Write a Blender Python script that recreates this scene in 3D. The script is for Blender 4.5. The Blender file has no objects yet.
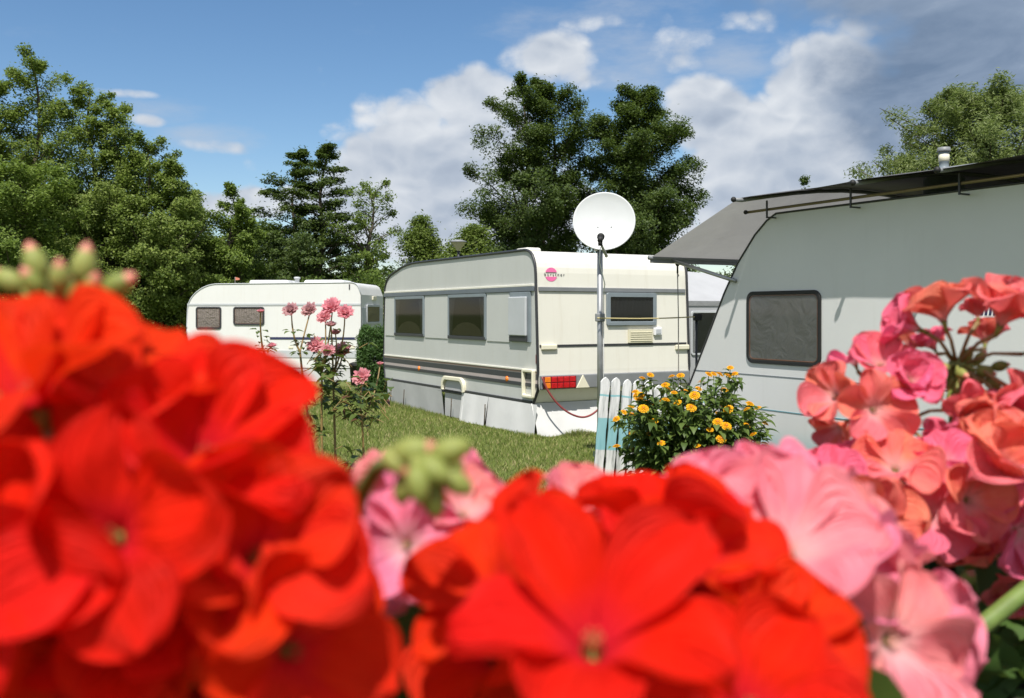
import bpy, bmesh, math, random
import numpy as np
from mathutils import Vector, Matrix, Euler
R = math.radians
rnd = random.Random(7)
rng = np.random.default_rng(11)
S = bpy.context.scene
COL = S.collection
F = 963.0; HZ = 313.0; CZ = 1.5            # focal length in pixels, horizon row, eye height

def at(px, py, Y):                          # a point of the place at depth Y
    return Vector(((px - 512) / F * Y, Y, CZ + (HZ - py) / F * Y))

# ------------------------------------------------------------------ objects
def link(o, parent=None):
    COL.objects.link(o)
    if parent is not None: o.parent = parent
    return o
def tag(o, label=None, cat=None, group=None, kind=None):
    if label: o['label'] = label
    if cat: o['category'] = cat
    if group: o['group'] = group
    if kind: o['kind'] = kind
    return o
def thing(name, label, cat, loc=(0, 0, 0), rotz=0.0, group=None):
    o = bpy.data.objects.new(name, None); o.empty_display_size = .1
    o.location = loc; o.rotation_euler = (0, 0, rotz)
    link(o); return tag(o, label, cat, group)

class MB:
    """collects shapes into one mesh"""
    def __init__(s): s.v = []; s.f = []; s.m = []; s.sm = []
    def add(s, vs, fs, mi=0, smooth=False, M=None):
        b = len(s.v)
        s.v += [tuple(M @ Vector(p)) for p in vs] if M is not None else [tuple(p) for p in vs]
        for f in fs:
            s.f.append(tuple(b + i for i in f)); s.m.append(mi); s.sm.append(smooth)
        return s
    def box(s, x0, x1, y0, y1, z0, z1, mi=0, M=None):
        v = [(x, y, z) for z in (z0, z1) for y in (y0, y1) for x in (x0, x1)]
        return s.add(v, [(0, 2, 3, 1), (4, 5, 7, 6), (0, 1, 5, 4), (2, 6, 7, 3), (0, 4, 6, 2), (1, 3, 7, 5)], mi, False, M)
    def tube(s, pts, rad, n=8, mi=0, caps=True, M=None):
        pts = [Vector(p) for p in pts]; k = len(pts)
        if not hasattr(rad, '__len__'): rad = [rad] * k
        vs = []; ref = None
        for i, p in enumerate(pts):
            t = (pts[min(i + 1, k - 1)] - pts[max(i - 1, 0)])
            t = t.normalized() if t.length > 1e-9 else Vector((0, 0, 1))
            if ref is None: ref = Vector((0, 0, 1)) if abs(t.z) < .9 else Vector((1, 0, 0))
            a = t.cross(ref)
            if a.length < 1e-6: a = t.cross(Vector((0, 1, 0)))
            a.normalize(); b = a.cross(t); ref = b if False else ref
            for j in range(n):
                g = 2 * math.pi * j / n
                vs.append(p + rad[i] * (math.cos(g) * a + math.sin(g) * b))
        fs = [(i * n + j, i * n + (j + 1) % n, (i + 1) * n + (j + 1) % n, (i + 1) * n + j) for i in range(k - 1) for j in range(n)]
        if caps:
            fs.append(tuple(range(n - 1, -1, -1))); fs.append(tuple(range((k - 1) * n, k * n)))
        return s.add(vs, fs, mi, True, M)
    def lathe(s, prof, n=32, mi=0, M=None):
        vs = []; k = len(prof)
        for r, z in prof:
            for j in range(n):
                g = 2 * math.pi * j / n; vs.append((max(r, 1e-5) * math.cos(g), max(r, 1e-5) * math.sin(g), z))
        fs = [(i * n + j, i * n + (j + 1) % n, (i + 1) * n + (j + 1) % n, (i + 1) * n + j) for i in range(k - 1) for j in range(n)]
        return s.add(vs, fs, mi, True, M)
    def plate(s, poly, h0, h1, mi=0, M=None):       # polygon (u,v), thick from h0 to h1
        n = len(poly)
        vs = [(u, v, h0) for u, v in poly] + [(u, v, h1) for u, v in poly]
        fs = [tuple(range(n - 1, -1, -1)), tuple(range(n, 2 * n))] + [(i, (i + 1) % n, n + (i + 1) % n, n + i) for i in range(n)]
        return s.add(vs, fs, mi, False, M)
    def ring(s, po, pi, h0, h1, mi=0, M=None):
        n = len(po)
        vs = [(u, v, h) for h in (h0, h1) for p in (po, pi) for u, v in p]
        fs = []
        for i in range(n):
            j = (i + 1) % n
            fs += [(2 * n + i, 2 * n + j, 3 * n + j, 3 * n + i), (i, j, 2 * n + j, 2 * n + i), (n + j, n + i, 3 * n + i, 3 * n + j), (j, i, n + i, n + j)]
        return s.add(vs, fs, mi, False, M)
    def grid(s, nu, nv, fn, mi=0, smooth=True, M=None):
        vs = [fn(i / (nu - 1), j / (nv - 1)) for i in range(nu) for j in range(nv)]
        fs = [(i * nv + j, i * nv + j + 1, (i + 1) * nv + j + 1, (i + 1) * nv + j) for i in range(nu - 1) for j in range(nv - 1)]
        return s.add(vs, fs, mi, smooth, M)
    def ball(s, c, r, n=8, mi=0, sq=(1, 1, 1), M=None):
        vs = []; m = n // 2 + 1
        for i in range(m + 1):
            ph = math.pi * i / m
            for j in range(n):
                g = 2 * math.pi * j / n; e = max(math.sin(ph), 1e-4)
                vs.append((c[0] + r * sq[0] * e * math.cos(g), c[1] + r * sq[1] * e * math.sin(g), c[2] + r * sq[2] * math.cos(ph)))
        fs = [(i * n + j, i * n + (j + 1) % n, (i + 1) * n + (j + 1) % n, (i + 1) * n + j) for i in range(m) for j in range(n)]
        return s.add(vs, fs, mi, True, M)
    def mesh(s, name, mats):
        me = bpy.data.meshes.new(name); me.from_pydata(s.v, [], s.f)
        for m in (mats if isinstance(mats, (list, tuple)) else [mats]): me.materials.append(m)
        me.polygons.foreach_set('material_index', s.m); me.polygons.foreach_set('use_smooth', s.sm)
        me.update(); return me
    def build(s, name, mats, parent=None, bevel=0, seg=2, recalc=True):
        me = s.mesh(name, mats)
        if recalc:
            bm = bmesh.new(); bm.from_mesh(me); bmesh.ops.recalc_face_normals(bm, faces=bm.faces); bm.to_mesh(me); bm.free()
        o = link(bpy.data.objects.new(name, me), parent)
        if bevel:
            b = o.modifiers.new('bevel', 'BEVEL'); b.width = bevel; b.segments = seg; b.limit_method = 'ANGLE'; b.angle_limit = R(35)
        return o

def rrect(u0, u1, v0, v1, r, n=5):
    out = []
    for cx, cy, a in ((u1 - r, v1 - r, 0), (u0 + r, v1 - r, 90), (u0 + r, v0 + r, 180), (u1 - r, v0 + r, 270)):
        for i in range(n + 1):
            g = R(a + 90 * i / n); out.append((cx + r * math.cos(g), cy + r * math.sin(g)))
    return out
def face_frame(org, u, v, n):               # matrix whose columns are right, up and outward
    M = Matrix.Identity(4)
    for i, c in enumerate((u, v, n, org)):
        for k in range(3): M[k][i] = c[k]
    return M
def np_mesh(name, V, Q, mats, parent=None, uv=None, smooth=False):
    V = np.asarray(V, np.float32); Q = np.asarray(Q, np.int32); k = Q.shape[1]
    me = bpy.data.meshes.new(name)
    me.vertices.add(len(V)); me.vertices.foreach_set('co', V.ravel())
    me.loops.add(Q.size); me.loops.foreach_set('vertex_index', Q.ravel())
    me.polygons.add(len(Q)); me.polygons.foreach_set('loop_start', np.arange(len(Q), dtype=np.int32) * k)
    me.polygons.foreach_set('use_smooth', np.full(len(Q), smooth))
    for m in (mats if isinstance(mats, (list, tuple)) else [mats]): me.materials.append(m)
    if uv is not None:
        l = me.uv_layers.new(name='UVMap'); l.data.foreach_set('uv', np.asarray(uv, np.float32)[Q.ravel()].ravel())
    me.update(calc_edges=True); me.validate()
    return link(bpy.data.objects.new(name, me), parent)

# ------------------------------------------------------------------ materials
class NT:
    def __init__(s, nt): s.nt = nt
    def n(s, typ, **kw):
        x = s.nt.nodes.new(typ)
        for k, v in kw.items():
            if hasattr(x, k): setattr(x, k, v)
        return x
    def put(s, sock, v):
        if isinstance(v, bpy.types.NodeSocket): s.nt.links.new(v, sock)
        elif v is not None:
            if hasattr(sock.default_value, '__len__') and not hasattr(v, '__len__'): v = (v,) * len(sock.default_value)
            if hasattr(sock.default_value, '__len__') and len(sock.default_value) == 4 and len(v) == 3: v = (*v, 1)
            sock.default_value = v
    def math(s, op, a, b=None, c=None, clamp=False):
        x = s.n('ShaderNodeMath', operation=op, use_clamp=clamp)
        s.put(x.inputs[0], a)
        if b is not None: s.put(x.inputs[1], b)
        if c is not None: s.put(x.inputs[2], c)
        return x.outputs[0]
    def mix(s, f, a, b, blend='MIX'):
        x = s.n('ShaderNodeMix', data_type='RGBA', blend_type=blend)
        s.put(x.inputs[0], f); s.put(x.inputs[6], a); s.put(x.inputs[7], b); return x.outputs[2]
    def noise(s, vec, scale, detail=4, rough=.55, dist=0.0):
        x = s.n('ShaderNodeTexNoise')
        if vec is not None: s.put(x.inputs['Vector'], vec)
        s.put(x.inputs['Scale'], scale); s.put(x.inputs['Detail'], detail); s.put(x.inputs['Roughness'], rough); s.put(x.inputs['Distortion'], dist)
        return x.outputs[0]
    def ramp(s, f, stops, interp='LINEAR'):
        x = s.n('ShaderNodeValToRGB'); s.put(x.inputs[0], f); x.color_ramp.interpolation = interp
        e = x.color_ramp.elements
        while len(e) < len(stops): e.new(.5)
        for k, (p, c) in enumerate(stops): e[k].position = p; e[k].color = (*c, 1) if len(c) == 3 else c
        return x.outputs[0]
    def smooth(s, v, a, b):
        x = s.n('ShaderNodeMapRange', interpolation_type='SMOOTHSTEP'); s.put(x.inputs[0], v); s.put(x.inputs[1], a); s.put(x.inputs[2], b); return x.outputs[0]
    def mapping(s, vec, scale=(1, 1, 1), loc=(0, 0, 0)):
        x = s.n('ShaderNodeMapping'); s.put(x.inputs[0], vec); s.put(x.inputs['Scale'], scale); s.put(x.inputs['Location'], loc); return x.outputs[0]
def newmat(name):
    m = bpy.data.materials.new(name); m.use_nodes = True; m.node_tree.nodes.clear()
    g = NT(m.node_tree); o = g.n('ShaderNodeOutputMaterial'); return m, g, o
def bsdf(g, col, rough=.5, metal=0., spec=.5, normal=None, coat=0., trans=0.):
    b = g.n('ShaderNodeBsdfPrincipled')
    g.put(b.inputs['Base Color'], col); g.put(b.inputs['Roughness'], rough); g.put(b.inputs['Metallic'], metal)
    g.put(b.inputs['Specular IOR Level'], spec); g.put(b.inputs['Coat Weight'], coat); g.put(b.inputs['Transmission Weight'], trans)
    if normal is not None: g.put(b.inputs['Normal'], normal)
    return b.outputs[0]
def bump(g, h, strength=.3, dist=.01):
    x = g.n('ShaderNodeBump'); g.put(x.inputs['Strength'], strength); g.put(x.inputs['Distance'], dist); g.put(x.inputs['Height'], h); return x.outputs[0]
def obj_co(g): return g.n('ShaderNodeTexCoord').outputs['Object']

def paint(name, col, rough=.4, var=.1, scale=3., bmp=.0, bscale=40., metal=0., dirt=None, spec=.5, coat=0.):
    m, g, o = newmat(name); co = obj_co(g)
    n = g.noise(co, scale, 5, .6)
    dark = tuple(c * (1 - var) for c in col); lite = tuple(min(1, c * (1 + var * .6)) for c in col)
    c = g.ramp(n, [(.3, dark), (.7, lite)])
    if dirt:
        st = g.noise(g.mapping(co, (14, 14, 1.2)), 1., 4, .6)       # vertical streaks of grime
        c = g.mix(g.math('MULTIPLY', g.smooth(st, .5, .75), dirt[1]), c, dirt[0])
    nm = bump(g, g.noise(co, bscale, 3), bmp, .01) if bmp else None
    r = g.math('MULTIPLY_ADD', n, .25, rough - .12)
    g.put(o.inputs[0], bsdf(g, c, r, metal, spec, nm, coat)); return m

def cloth_mat(name, col, transl=.3, rough=.8, wr=.5, scale=5.):
    m, g, o = newmat(name); co = obj_co(g)
    n = g.noise(co, scale, 5, .6, .4)
    c = g.ramp(n, [(.25, tuple(k * .85 for k in col)), (.75, col)])
    nm = bump(g, g.noise(co, scale * 1.5, 3, .5, .8), wr, .04)
    b = bsdf(g, c, rough, 0, .2, nm)
    t = g.n('ShaderNodeBsdfTranslucent'); g.put(t.inputs[0], c)
    x = g.n('ShaderNodeMixShader'); g.put(x.inputs[0], transl); g.put(x.inputs[1], b); g.put(x.inputs[2], t.outputs[0])
    g.put(o.inputs[0], x.outputs[0]); return m

def leaf_mat(name, lo, hi, transl=.35, rough=.5, spec=.3, sc=.6, tint=None):
    m, g, o = newmat(name); geo = g.n('ShaderNodeNewGeometry'); co = obj_co(g)
    f = g.math('ADD', g.math('MULTIPLY', geo.outputs['Random Per Island'], .6), g.math('MULTIPLY', g.noise(co, sc, 3), .55))
    c = g.ramp(f, [(.2, lo), (.85, hi)])
    if tint: c = g.mix(g.math('GREATER_THAN', geo.outputs['Random Per Island'], tint[1]), c, tint[0])
    b = bsdf(g, c, rough, 0, spec)
    t = g.n('ShaderNodeBsdfTranslucent'); g.put(t.inputs[0], g.mix(.5, c, (.16, .24, .03)))
    x = g.n('ShaderNodeMixShader'); g.put(x.inputs[0], transl); g.put(x.inputs[1], b); g.put(x.inputs[2], t.outputs[0])
    g.put(o.inputs[0], x.outputs[0]); return m

def petal_mat(name, base, alt, throat, deep, transl=.4, throat_w=.3, alt2=None, spec=.26):
    """uv: x across the petal 0..1, y from throat 0 to tip 1"""
    m, g, o = newmat(name); tc = g.n('ShaderNodeTexCoord'); uv = g.n('ShaderNodeUVMap').outputs[0]
    sx = g.n('ShaderNodeSeparateXYZ'); g.put(sx.inputs[0], uv)
    oi = g.n('ShaderNodeObjectInfo').outputs['Random']; isl = g.n('ShaderNodeNewGeometry').outputs['Random Per Island']
    c = g.mix(g.smooth(oi, .25, .75), base, alt)
    if alt2: c = g.mix(g.math('MULTIPLY', g.smooth(isl, .45, .95), .75), c, alt2)
    c = g.mix(g.math('MULTIPLY', g.smooth(g.noise(tc.outputs['Object'], 1.6, 2), .4, .7), .35), c, deep)
    vein = g.noise(g.mapping(uv, (26, 1.4, 1)), 1., 3, .5, .3)
    c = g.mix(g.math('MULTIPLY', g.smooth(vein, .48, .70), .42), c, deep)
    c = g.mix(g.math('MULTIPLY', g.math('SUBTRACT', 1., g.smooth(sx.outputs[1], .02, throat_w)), .7), c, throat)
    nm = bump(g, vein, .5, .04)
    b = bsdf(g, c, .6, 0, spec, nm)
    t = g.n('ShaderNodeBsdfTranslucent'); g.put(t.inputs[0], c)
    x = g.n('ShaderNodeMixShader'); g.put(x.inputs[0], transl); g.put(x.inputs[1], b); g.put(x.inputs[2], t.outputs[0])
    g.put(o.inputs[0], x.outputs[0]); return m

def pane_mat(name, tint=(.10, .11, .11), through=.45):
    m, g, o = newmat(name)
    tr = g.n('ShaderNodeBsdfTransparent'); g.put(tr.inputs[0], tint)
    gl = g.n('ShaderNodeBsdfGlossy'); g.put(gl.inputs['Color'], (.6, .6, .6)); g.put(gl.inputs['Roughness'], .04)
    fr = g.n('ShaderNodeFresnel'); g.put(fr.inputs[0], 1.5)
    x = g.n('ShaderNodeMixShader'); bf = g.n('ShaderNodeNewGeometry').outputs['Backfacing']; g.put(x.inputs[0], g.math('MULTIPLY', fr.outputs[0], g.math('SUBTRACT', 1., bf))); g.put(x.inputs[1], tr.outputs[0]); g.put(x.inputs[2], gl.outputs[0])
    g.put(o.inputs[0], x.outputs[0]); return m

M_ = {}
M_['cream'] = paint('cream_gelcoat', (.73, .71, .63), .34, .04, 1.2, dirt=((.55, .50, .40), .25))
M_['grey_side'] = paint('hammered_grey_aluminium', (.51, .52, .50), .45, .05, 1.5, .12, 60, dirt=((.42, .41, .36), .25))
M_['white_van'] = paint('white_caravan_paint', (.70, .70, .685), .38, .04, 1., dirt=((.6, .58, .52), .25))
M_['roof_white'] = paint('roof_white', (.72, .72, .69), .5, .08)
M_['dark_trim'] = paint('dark_grey_trim', (.035, .036, .04), .45, .15, 6)
M_['rail_grey'] = paint('blue_grey_rail', (.13, .15, .175), .4, .12, 6)
M_['frame_grey'] = paint('window_frame_grey', (.20, .235, .26), .4, .1, 6)
M_['bumper'] = paint('bumper_grey', (.20, .21, .22), .5, .12, 4)
M_['under'] = paint('underbody_beige', (.46, .45, .36), .6, .12, 4)
M_['black'] = paint('black_rubber', (.010, .010, .010), .65, .2, 8)
M_['brownlip'] = paint('brown_rubber_lip', (.16, .075, .05), .5, .2, 8)
M_['stripe_dark'] = paint('stripe_charcoal', (.04, .042, .05), .4, .1, 3)
M_['stripe_pink'] = paint('stripe_mauve', (.42, .36, .35), .4, .1, 3)
M_['stripe_brown'] = paint('stripe_brown', (.24, .16, .13), .4, .1, 3)
M_['teal_line'] = paint('teal_pinstripe', (.12, .30, .36), .4, .1, 3)
M_['navy'] = paint('stripe_navy', (.03, .035, .09), .4, .1, 3)
M_['ivory'] = paint('ivory_plastic', (.74, .70, .55), .4, .05, 6)
M_['white_pl'] = paint('white_plastic', (.80, .80, .80), .35, .05, 6)
M_['grey_pl'] = paint('light_grey_plastic', (.47, .49, .51), .45, .05, 6)
M_['amber'] = paint('amber_lens', (.85, .22, .015), .25, .15, 30, coat=.5)
M_['red_lens'] = paint('red_lens', (.55, .012, .015), .2, .3, 30, coat=.5)
M_['dark_red'] = paint('dark_red_lens', (.18, .01, .02), .3, .2, 30)
M_['galv'] = paint('galvanised_steel', (.36, .37, .38), .42, .15, 12, metal=.6)
M_['dish'] = paint('dish_coating', (.56, .575, .585), .5, .04, 3)
M_['dish_arm'] = paint('dish_arm_grey', (.42, .42, .38), .5, .1, 8)
M_['hose'] = paint('red_rubber_hose', (.22, .035, .035), .5, .2, 8)
M_['bamboo'] = paint('bamboo_yellow', (.50, .42, .20), .5, .15, 10)
M_['rail_tan'] = paint('dull_tan_rail', (.17, .13, .06), .7, .15, 10)
M_['cord'] = paint('grey_cord', (.20, .19, .17), .8, .2, 10)
M_['pink_logo'] = paint('pink_film', (.86, .17, .40), .4, .03, 3)
M_['ink'] = paint('dark_lettering', (.12, .12, .125), .5, .1, 6)
M_['skirt'] = cloth_mat('white_skirt_vinyl', (.70, .70, .69), .10, .5, .12, 2.)
M_['skirt_grey'] = cloth_mat('grey_skirt_vinyl', (.52, .525, .52), .10, .55, .12, 2.)  # greyer tone of the skirt vinyl
M_['tent'] = cloth_mat('grey_white_tent_fabric', (.50, .51, .53), .2, .8, .2, 2.)
M_['tent_grey'] = cloth_mat('grey_tent_valance', (.33, .34, .35), .2, .8, .35, 2.)
M_['tarp'] = cloth_mat('grey_tarp', (.40, .39, .375), .42, .6, .45, 2.5)
M_['tarp_roof'] = cloth_mat('dark_roof_tarp', (.11, .105, .10), .02, .6, .3, 2.5)
M_['curtain'] = cloth_mat('beige_curtain', (.50, .42, .30), .2, .9, .3, 8.)
M_['curtain_dark'] = cloth_mat('dim_curtain', (.25, .255, .25), .1, .42, .45, 3.5)
M_['curtain_lace'] = cloth_mat('brown_lace_curtain', (.42, .36, .33), .1, .9, .8, 10.)
M_['interior'] = paint('dim_interior', (.02, .02, .018), .8, .2, 4)
M_['pane'] = pane_mat('smoked_acrylic', (.52, .53, .53))
M_['pane_dark'] = pane_mat('dark_acrylic', (.86, .86, .86))
M_['bark'] = paint('bark', (.10, .085, .065), .9, .4, 8, .6, 20, spec=.1)
M_['bark_pale'] = paint('pale_bark', (.22, .20, .17), .9, .5, 5, .6, 20, spec=.1)
M_['stem'] = paint('green_stem', (.13, .19, .04), .5, .3, 60)
M_['stem_brown'] = paint('reddish_stem', (.26, .17, .06), .5, .35, 60)
M_['bud'] = leaf_mat('bud_green', (.20, .25, .05), (.34, .36, .10), .25, .5, .3, 30)
M_['bud_tip'] = paint('bud_pink_tip', (.62, .22, .15), .5, .3, 60)
M_['stamen'] = paint('stamen', (.50, .10, .04), .6, .3, 60)
M_['stamen_pale'] = paint('stamen_pale', (.75, .40, .32), .6, .3, 60)
M_['planter'] = paint('brown_planter', (.11, .035, .022), .6, .25, 12)
M_['soil'] = paint('potting_soil', (.03, .022, .016), .95, .4, 40, .8, 60)
M_['timber'] = paint('grey_timber', (.26, .21, .16), .8, .3, 10, .3, 40)

# two-tone pink/teal gradient paints
def teal_band():
    m, g, o = newmat('pale_grey_teal_bottom'); co = obj_co(g); s = g.n('ShaderNodeSeparateXYZ'); g.put(s.inputs[0], co)
    base = g.ramp(g.noise(co, 1.2, 4), [(.3, (.60, .605, .60)), (.7, (.645, .65, .645))])
    f = g.math('SUBTRACT', 1., g.smooth(s.outputs[2], .18, .56))
    c = g.mix(f, base, (.13, .36, .42))
    st = g.noise(g.mapping(co, (10, 10, .9)), 1., 4, .6)
    c = g.mix(g.math('MULTIPLY', g.smooth(st, .55, .8), .12), c, (.42, .42, .38))
    g.put(o.inputs[0], bsdf(g, c, .42, 0, .5, bump(g, g.noise(co, 40, 3), .05))); return m
M_['pale_van'] = teal_band()
def picket_mat():
    m, g, o = newmat('white_and_teal_board'); co = obj_co(g); s = g.n('ShaderNodeSeparateXYZ'); g.put(s.inputs[0], co)
    z = g.math('ADD', s.outputs[2], g.math('MULTIPLY', g.noise(co, 12, 3), .02))
    w = g.ramp(g.noise(g.mapping(co, (30, 30, 4)), 1., 4), [(.32, (.30, .31, .30)), (.42, (.55, .56, .56)), (.6, (.72, .72, .72))])
    band = g.math('MULTIPLY', g.smooth(z, .295, .305), g.math('SUBTRACT', 1., g.smooth(z, .575, .585)))
    line = g.math('MULTIPLY', g.smooth(z, .772, .775), g.math('SUBTRACT', 1., g.smooth(z, .789, .792)))
    c = g.mix(g.math('MULTIPLY', g.math('MAXIMUM', band, line), .85), w, (.19, .45, .50))
    g.put(o.inputs[0], bsdf(g, c, .55, 0, .3, bump(g, g.noise(g.mapping(co, (40, 40, 6)), 1., 3), .2))); return m
M_['picket'] = picket_mat()

M_['leaf_birch'] = leaf_mat('leaf_birch', (.078, .132, .026), (.30, .375, .090), .5)
M_['leaf_dark'] = leaf_mat('leaf_dark', (.028, .056, .014), (.098, .142, .030), .36)
M_['leaf_mid'] = leaf_mat('leaf_mid', (.07, .124, .024), (.25, .335, .068), .48)
M_['leaf_light'] = leaf_mat('leaf_light', (.085, .135, .024), (.185, .240, .052), .42)
M_['leaf_willow'] = leaf_mat('leaf_willow', (.12, .165, .05), (.26, .31, .11), .45)
M_['leaf_hedge'] = leaf_mat('leaf_hedge', (.045, .092, .018), (.14, .205, .042), .4, sc=1.5)
M_['leaf_conifer'] = leaf_mat('leaf_conifer', (.030, .075, .018), (.085, .160, .036), .2, sc=3.)
M_['leaf_rose'] = leaf_mat('leaf_rose', (.045, .080, .020), (.150, .195, .050), .3, .35, .5, 6., tint=((.12, .05, .04), .93))
M_['leaf_helio'] = leaf_mat('leaf_heliopsis', (.042, .082, .020), (.135, .195, .046), .35, .5, .3, 5.)
M_['leaf_ger'] = leaf_mat('leaf_geranium', (.022, .055, .014), (.07, .13, .028), .3, .6, .25, 20.)
M_['grass'] = leaf_mat('grass_blades', (.095, .155, .028), (.290, .325, .090), .35, .6, .2, .35, tint=((.42, .37, .18), .84))
M_['ray_yellow'] = leaf_mat('yellow_rays', (.78, .33, .008), (.90, .50, .012), .3, .6, .2, 20.)
M_['disc_amber'] = paint('amber_disc', (.50, .17, .01), .7, .3, 200)
M_['pet_red'] = petal_mat('petal_scarlet', (.90, .020, .005), (.95, .052, .008), (.84, .02, .06), (.62, .005, .004), .40, alt2=(.84, .012, .025), spec=.12)
M_['pet_pink'] = petal_mat('petal_pink', (.97, .19, .31), (.97, .25, .15), (.97, .60, .58), (.95, .10, .16), .30, .32, (.95, .18, .40))
M_['pet_salmon'] = petal_mat('petal_salmon', (.97, .30, .44), (.97, .34, .31), (.97, .70, .68), (.95, .16, .24), .30, .36, (.94, .22, .42))
M_['pet_rose'] = petal_mat('petal_rose', (.94, .44, .50), (.94, .52, .55), (.92, .58, .58), (.88, .24, .33), .45, .25)
M_['pet_rose_old'] = petal_mat('petal_faded_rose', (.76, .46, .46), (.72, .42, .44), (.80, .58, .55), (.60, .28, .32), .4, .25)

# ------------------------------------------------------------------ camera
cam = bpy.data.cameras.new('camera'); camo = link(bpy.data.objects.new('camera', cam))
cam.sensor_width = 36; cam.lens = F * 36 / 1024; cam.shift_y = (HZ - 349) / 1024 * -1 * -1
camo.location = (0, 0, CZ); camo.rotation_euler = (R(90), 0, 0)
cam.clip_start = .02; cam.clip_end = 3000
cam.dof.use_dof = True; cam.dof.focus_distance = 5.5; cam.dof.aperture_fstop = 12; cam.dof.aperture_blades = 9
S.camera = camo
S.view_settings.view_transform = 'Standard'; S.view_settings.look = 'None'; S.view_settings.gamma = 1
S.view_settings.exposure = .40
S.render.engine = 'CYCLES'; S.cycles.use_denoising = True
S.cycles.max_bounces = 8; S.cycles.diffuse_bounces = 3; S.cycles.glossy_bounces = 3; S.cycles.transmission_bounces = 6; S.cycles.transparent_max_bounces = 8
S.cycles.caustics_reflective = False; S.cycles.caustics_refractive = False; S.cycles.sample_clamp_indirect = 6
S.render.film_transparent = False

# ------------------------------------------------------------------ sun and sky
travel = Vector((.12, .85, -1.48)).normalized()
sl = bpy.data.lights.new('sun', 'SUN'); sl.energy = 4.8; sl.angle = R(.53); sl.color = (1, .955, .88)
so = link(bpy.data.objects.new('sun', sl)); so.rotation_euler = travel.to_track_quat('-Z', 'Y').to_euler(); so.location = (-5, -20, 30)
W = bpy.data.worlds.new('World'); S.world = W; W.use_nodes = True
def build_sky():
    nt = W.node_tree; nt.nodes.clear(); g = NT(nt)
    out = g.n('ShaderNodeOutputWorld'); bg = g.n('ShaderNodeBackground'); g.put(out.inputs[0], bg.outputs[0])
    sky = g.n('ShaderNodeTexSky', sky_type='NISHITA'); sky.sun_disc = False; sky.sun_elevation = R(60); sky.sun_rotation = R(188)
    sky.air_density = 1.0; sky.dust_density = .15; sky.ozone_density = 2.2; sky.altitude = 50
    d = g.n('ShaderNodeTexCoord').outputs['Generated']
    s = g.n('ShaderNodeSeparateXYZ'); g.put(s.inputs[0], d)
    az = g.math('ARCTAN2', s.outputs[0], s.outputs[1]); el = g.math('ARCSINE', s.outputs[2])
    cv = g.n('ShaderNodeCombineXYZ'); g.put(cv.inputs[0], az); g.put(cv.inputs[1], g.math('MULTIPLY', el, 1.35)); P = cv.outputs[0]
    def ang(px, py):
        x, z = (px - 512) / F, (HZ - py) / F
        return math.atan2(x, 1), math.asin(z / math.sqrt(1 + x * x + z * z))
    def billow(sc, loc):
        x = g.n('ShaderNodeTexVoronoi', feature='F1'); x.voronoi_dimensions = '2D'; g.put(x.inputs['Vector'], warp); g.put(x.inputs['Scale'], sc); return g.math('SUBTRACT', .45, x.outputs['Distance'])
    wn = g.n('ShaderNodeTexNoise'); g.put(wn.inputs['Vector'], P); g.put(wn.inputs['Scale'], 11.); g.put(wn.inputs['Detail'], 4.)
    off = g.n('ShaderNodeVectorMath', operation='MULTIPLY_ADD'); g.put(off.inputs[0], wn.outputs['Color']); off.inputs[1].default_value = (.07, .07, 0); g.put(off.inputs[2], P); warp = off.outputs[0]
    wob = g.math('SUBTRACT', g.noise(P, 8., 8, .62), .5)
    def puffs(shift):
        nonlocal warp
        keep = warp
        if shift: warp = g.mapping(warp, loc=shift)
        r = g.math('ADD', g.math('ADD', g.math('MULTIPLY', billow(15., 0), .46), g.math('MULTIPLY', billow(38., 0), .22)), g.math('MULTIPLY', wob, 1.15))
        warp = keep; return r
    puff = puffs(None); puff_up = puffs((.004, -.012, 0))
    ae = g.n('ShaderNodeCombineXYZ'); g.put(ae.inputs[0], az); g.put(ae.inputs[1], el)
    def field(blobs):                                        # soft mounds: strength falling off with the square of the distance
        acc = None
        for px, py, rx, ry, st in blobs:
            a, e = ang(px, py); k = .78
            m = g.n('ShaderNodeVectorMath', operation='MULTIPLY_ADD'); g.put(m.inputs[0], ae.outputs[0]); m.inputs[1].default_value = (F / rx * k, F / ry * k, 0); m.inputs[2].default_value = (-a * F / rx * k, -e * F / ry * k, 0)
            d2 = g.n('ShaderNodeVectorMath', operation='DOT_PRODUCT'); g.put(d2.inputs[0], m.outputs[0]); g.put(d2.inputs[1], m.outputs[0])
            q = g.math('SUBTRACT', st, d2.outputs['Value'])
            acc = q if acc is None else g.math('MAXIMUM', acc, q)
        return g.math('MAXIMUM', acc, 0.)
    # heaped white clouds
    big = field([(425, 170, 95, 62, 1.1), (370, 190, 60, 55, 1.0), (460, 215, 140, 55, 1.05), (480, 115, 60, 50, .95), (550, 58, 75, 34, .72), (600, 22, 60, 22, .50), (585, 75, 50, 22, .60),
                 (708, 116, 48, 38, 1.0), (650, 135, 50, 25, .40), (775, 145, 90, 50, .95), (830, 75, 60, 60, 1.0), (745, 195, 110, 36, .9), (860, 170, 100, 70, 1.1), (770, 22, 70, 26, .48),
                 (690, 50, 60, 30, .45), (240, 205, 85, 20, .8), (310, 200, 60, 20, .6), (150, 120, 26, 9, .52), (115, 92, 50, 8, .50), (210, 146, 48, 13, .50), (620, 225, 170, 40, .8), (560, 165, 70, 40, .5)])
    glob = g.math('MULTIPLY', g.smooth(g.math('ABSOLUTE', az), .65, 1.1), .55)       # scattered clouds elsewhere round the sky
    big = g.math('ADD', g.math('MAXIMUM', big, glob), puff)
    m1 = g.smooth(big, .28, .66)
    relief = g.math('SUBTRACT', puff, puff_up)
    thick = g.smooth(big, .55, 1.6)
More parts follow.
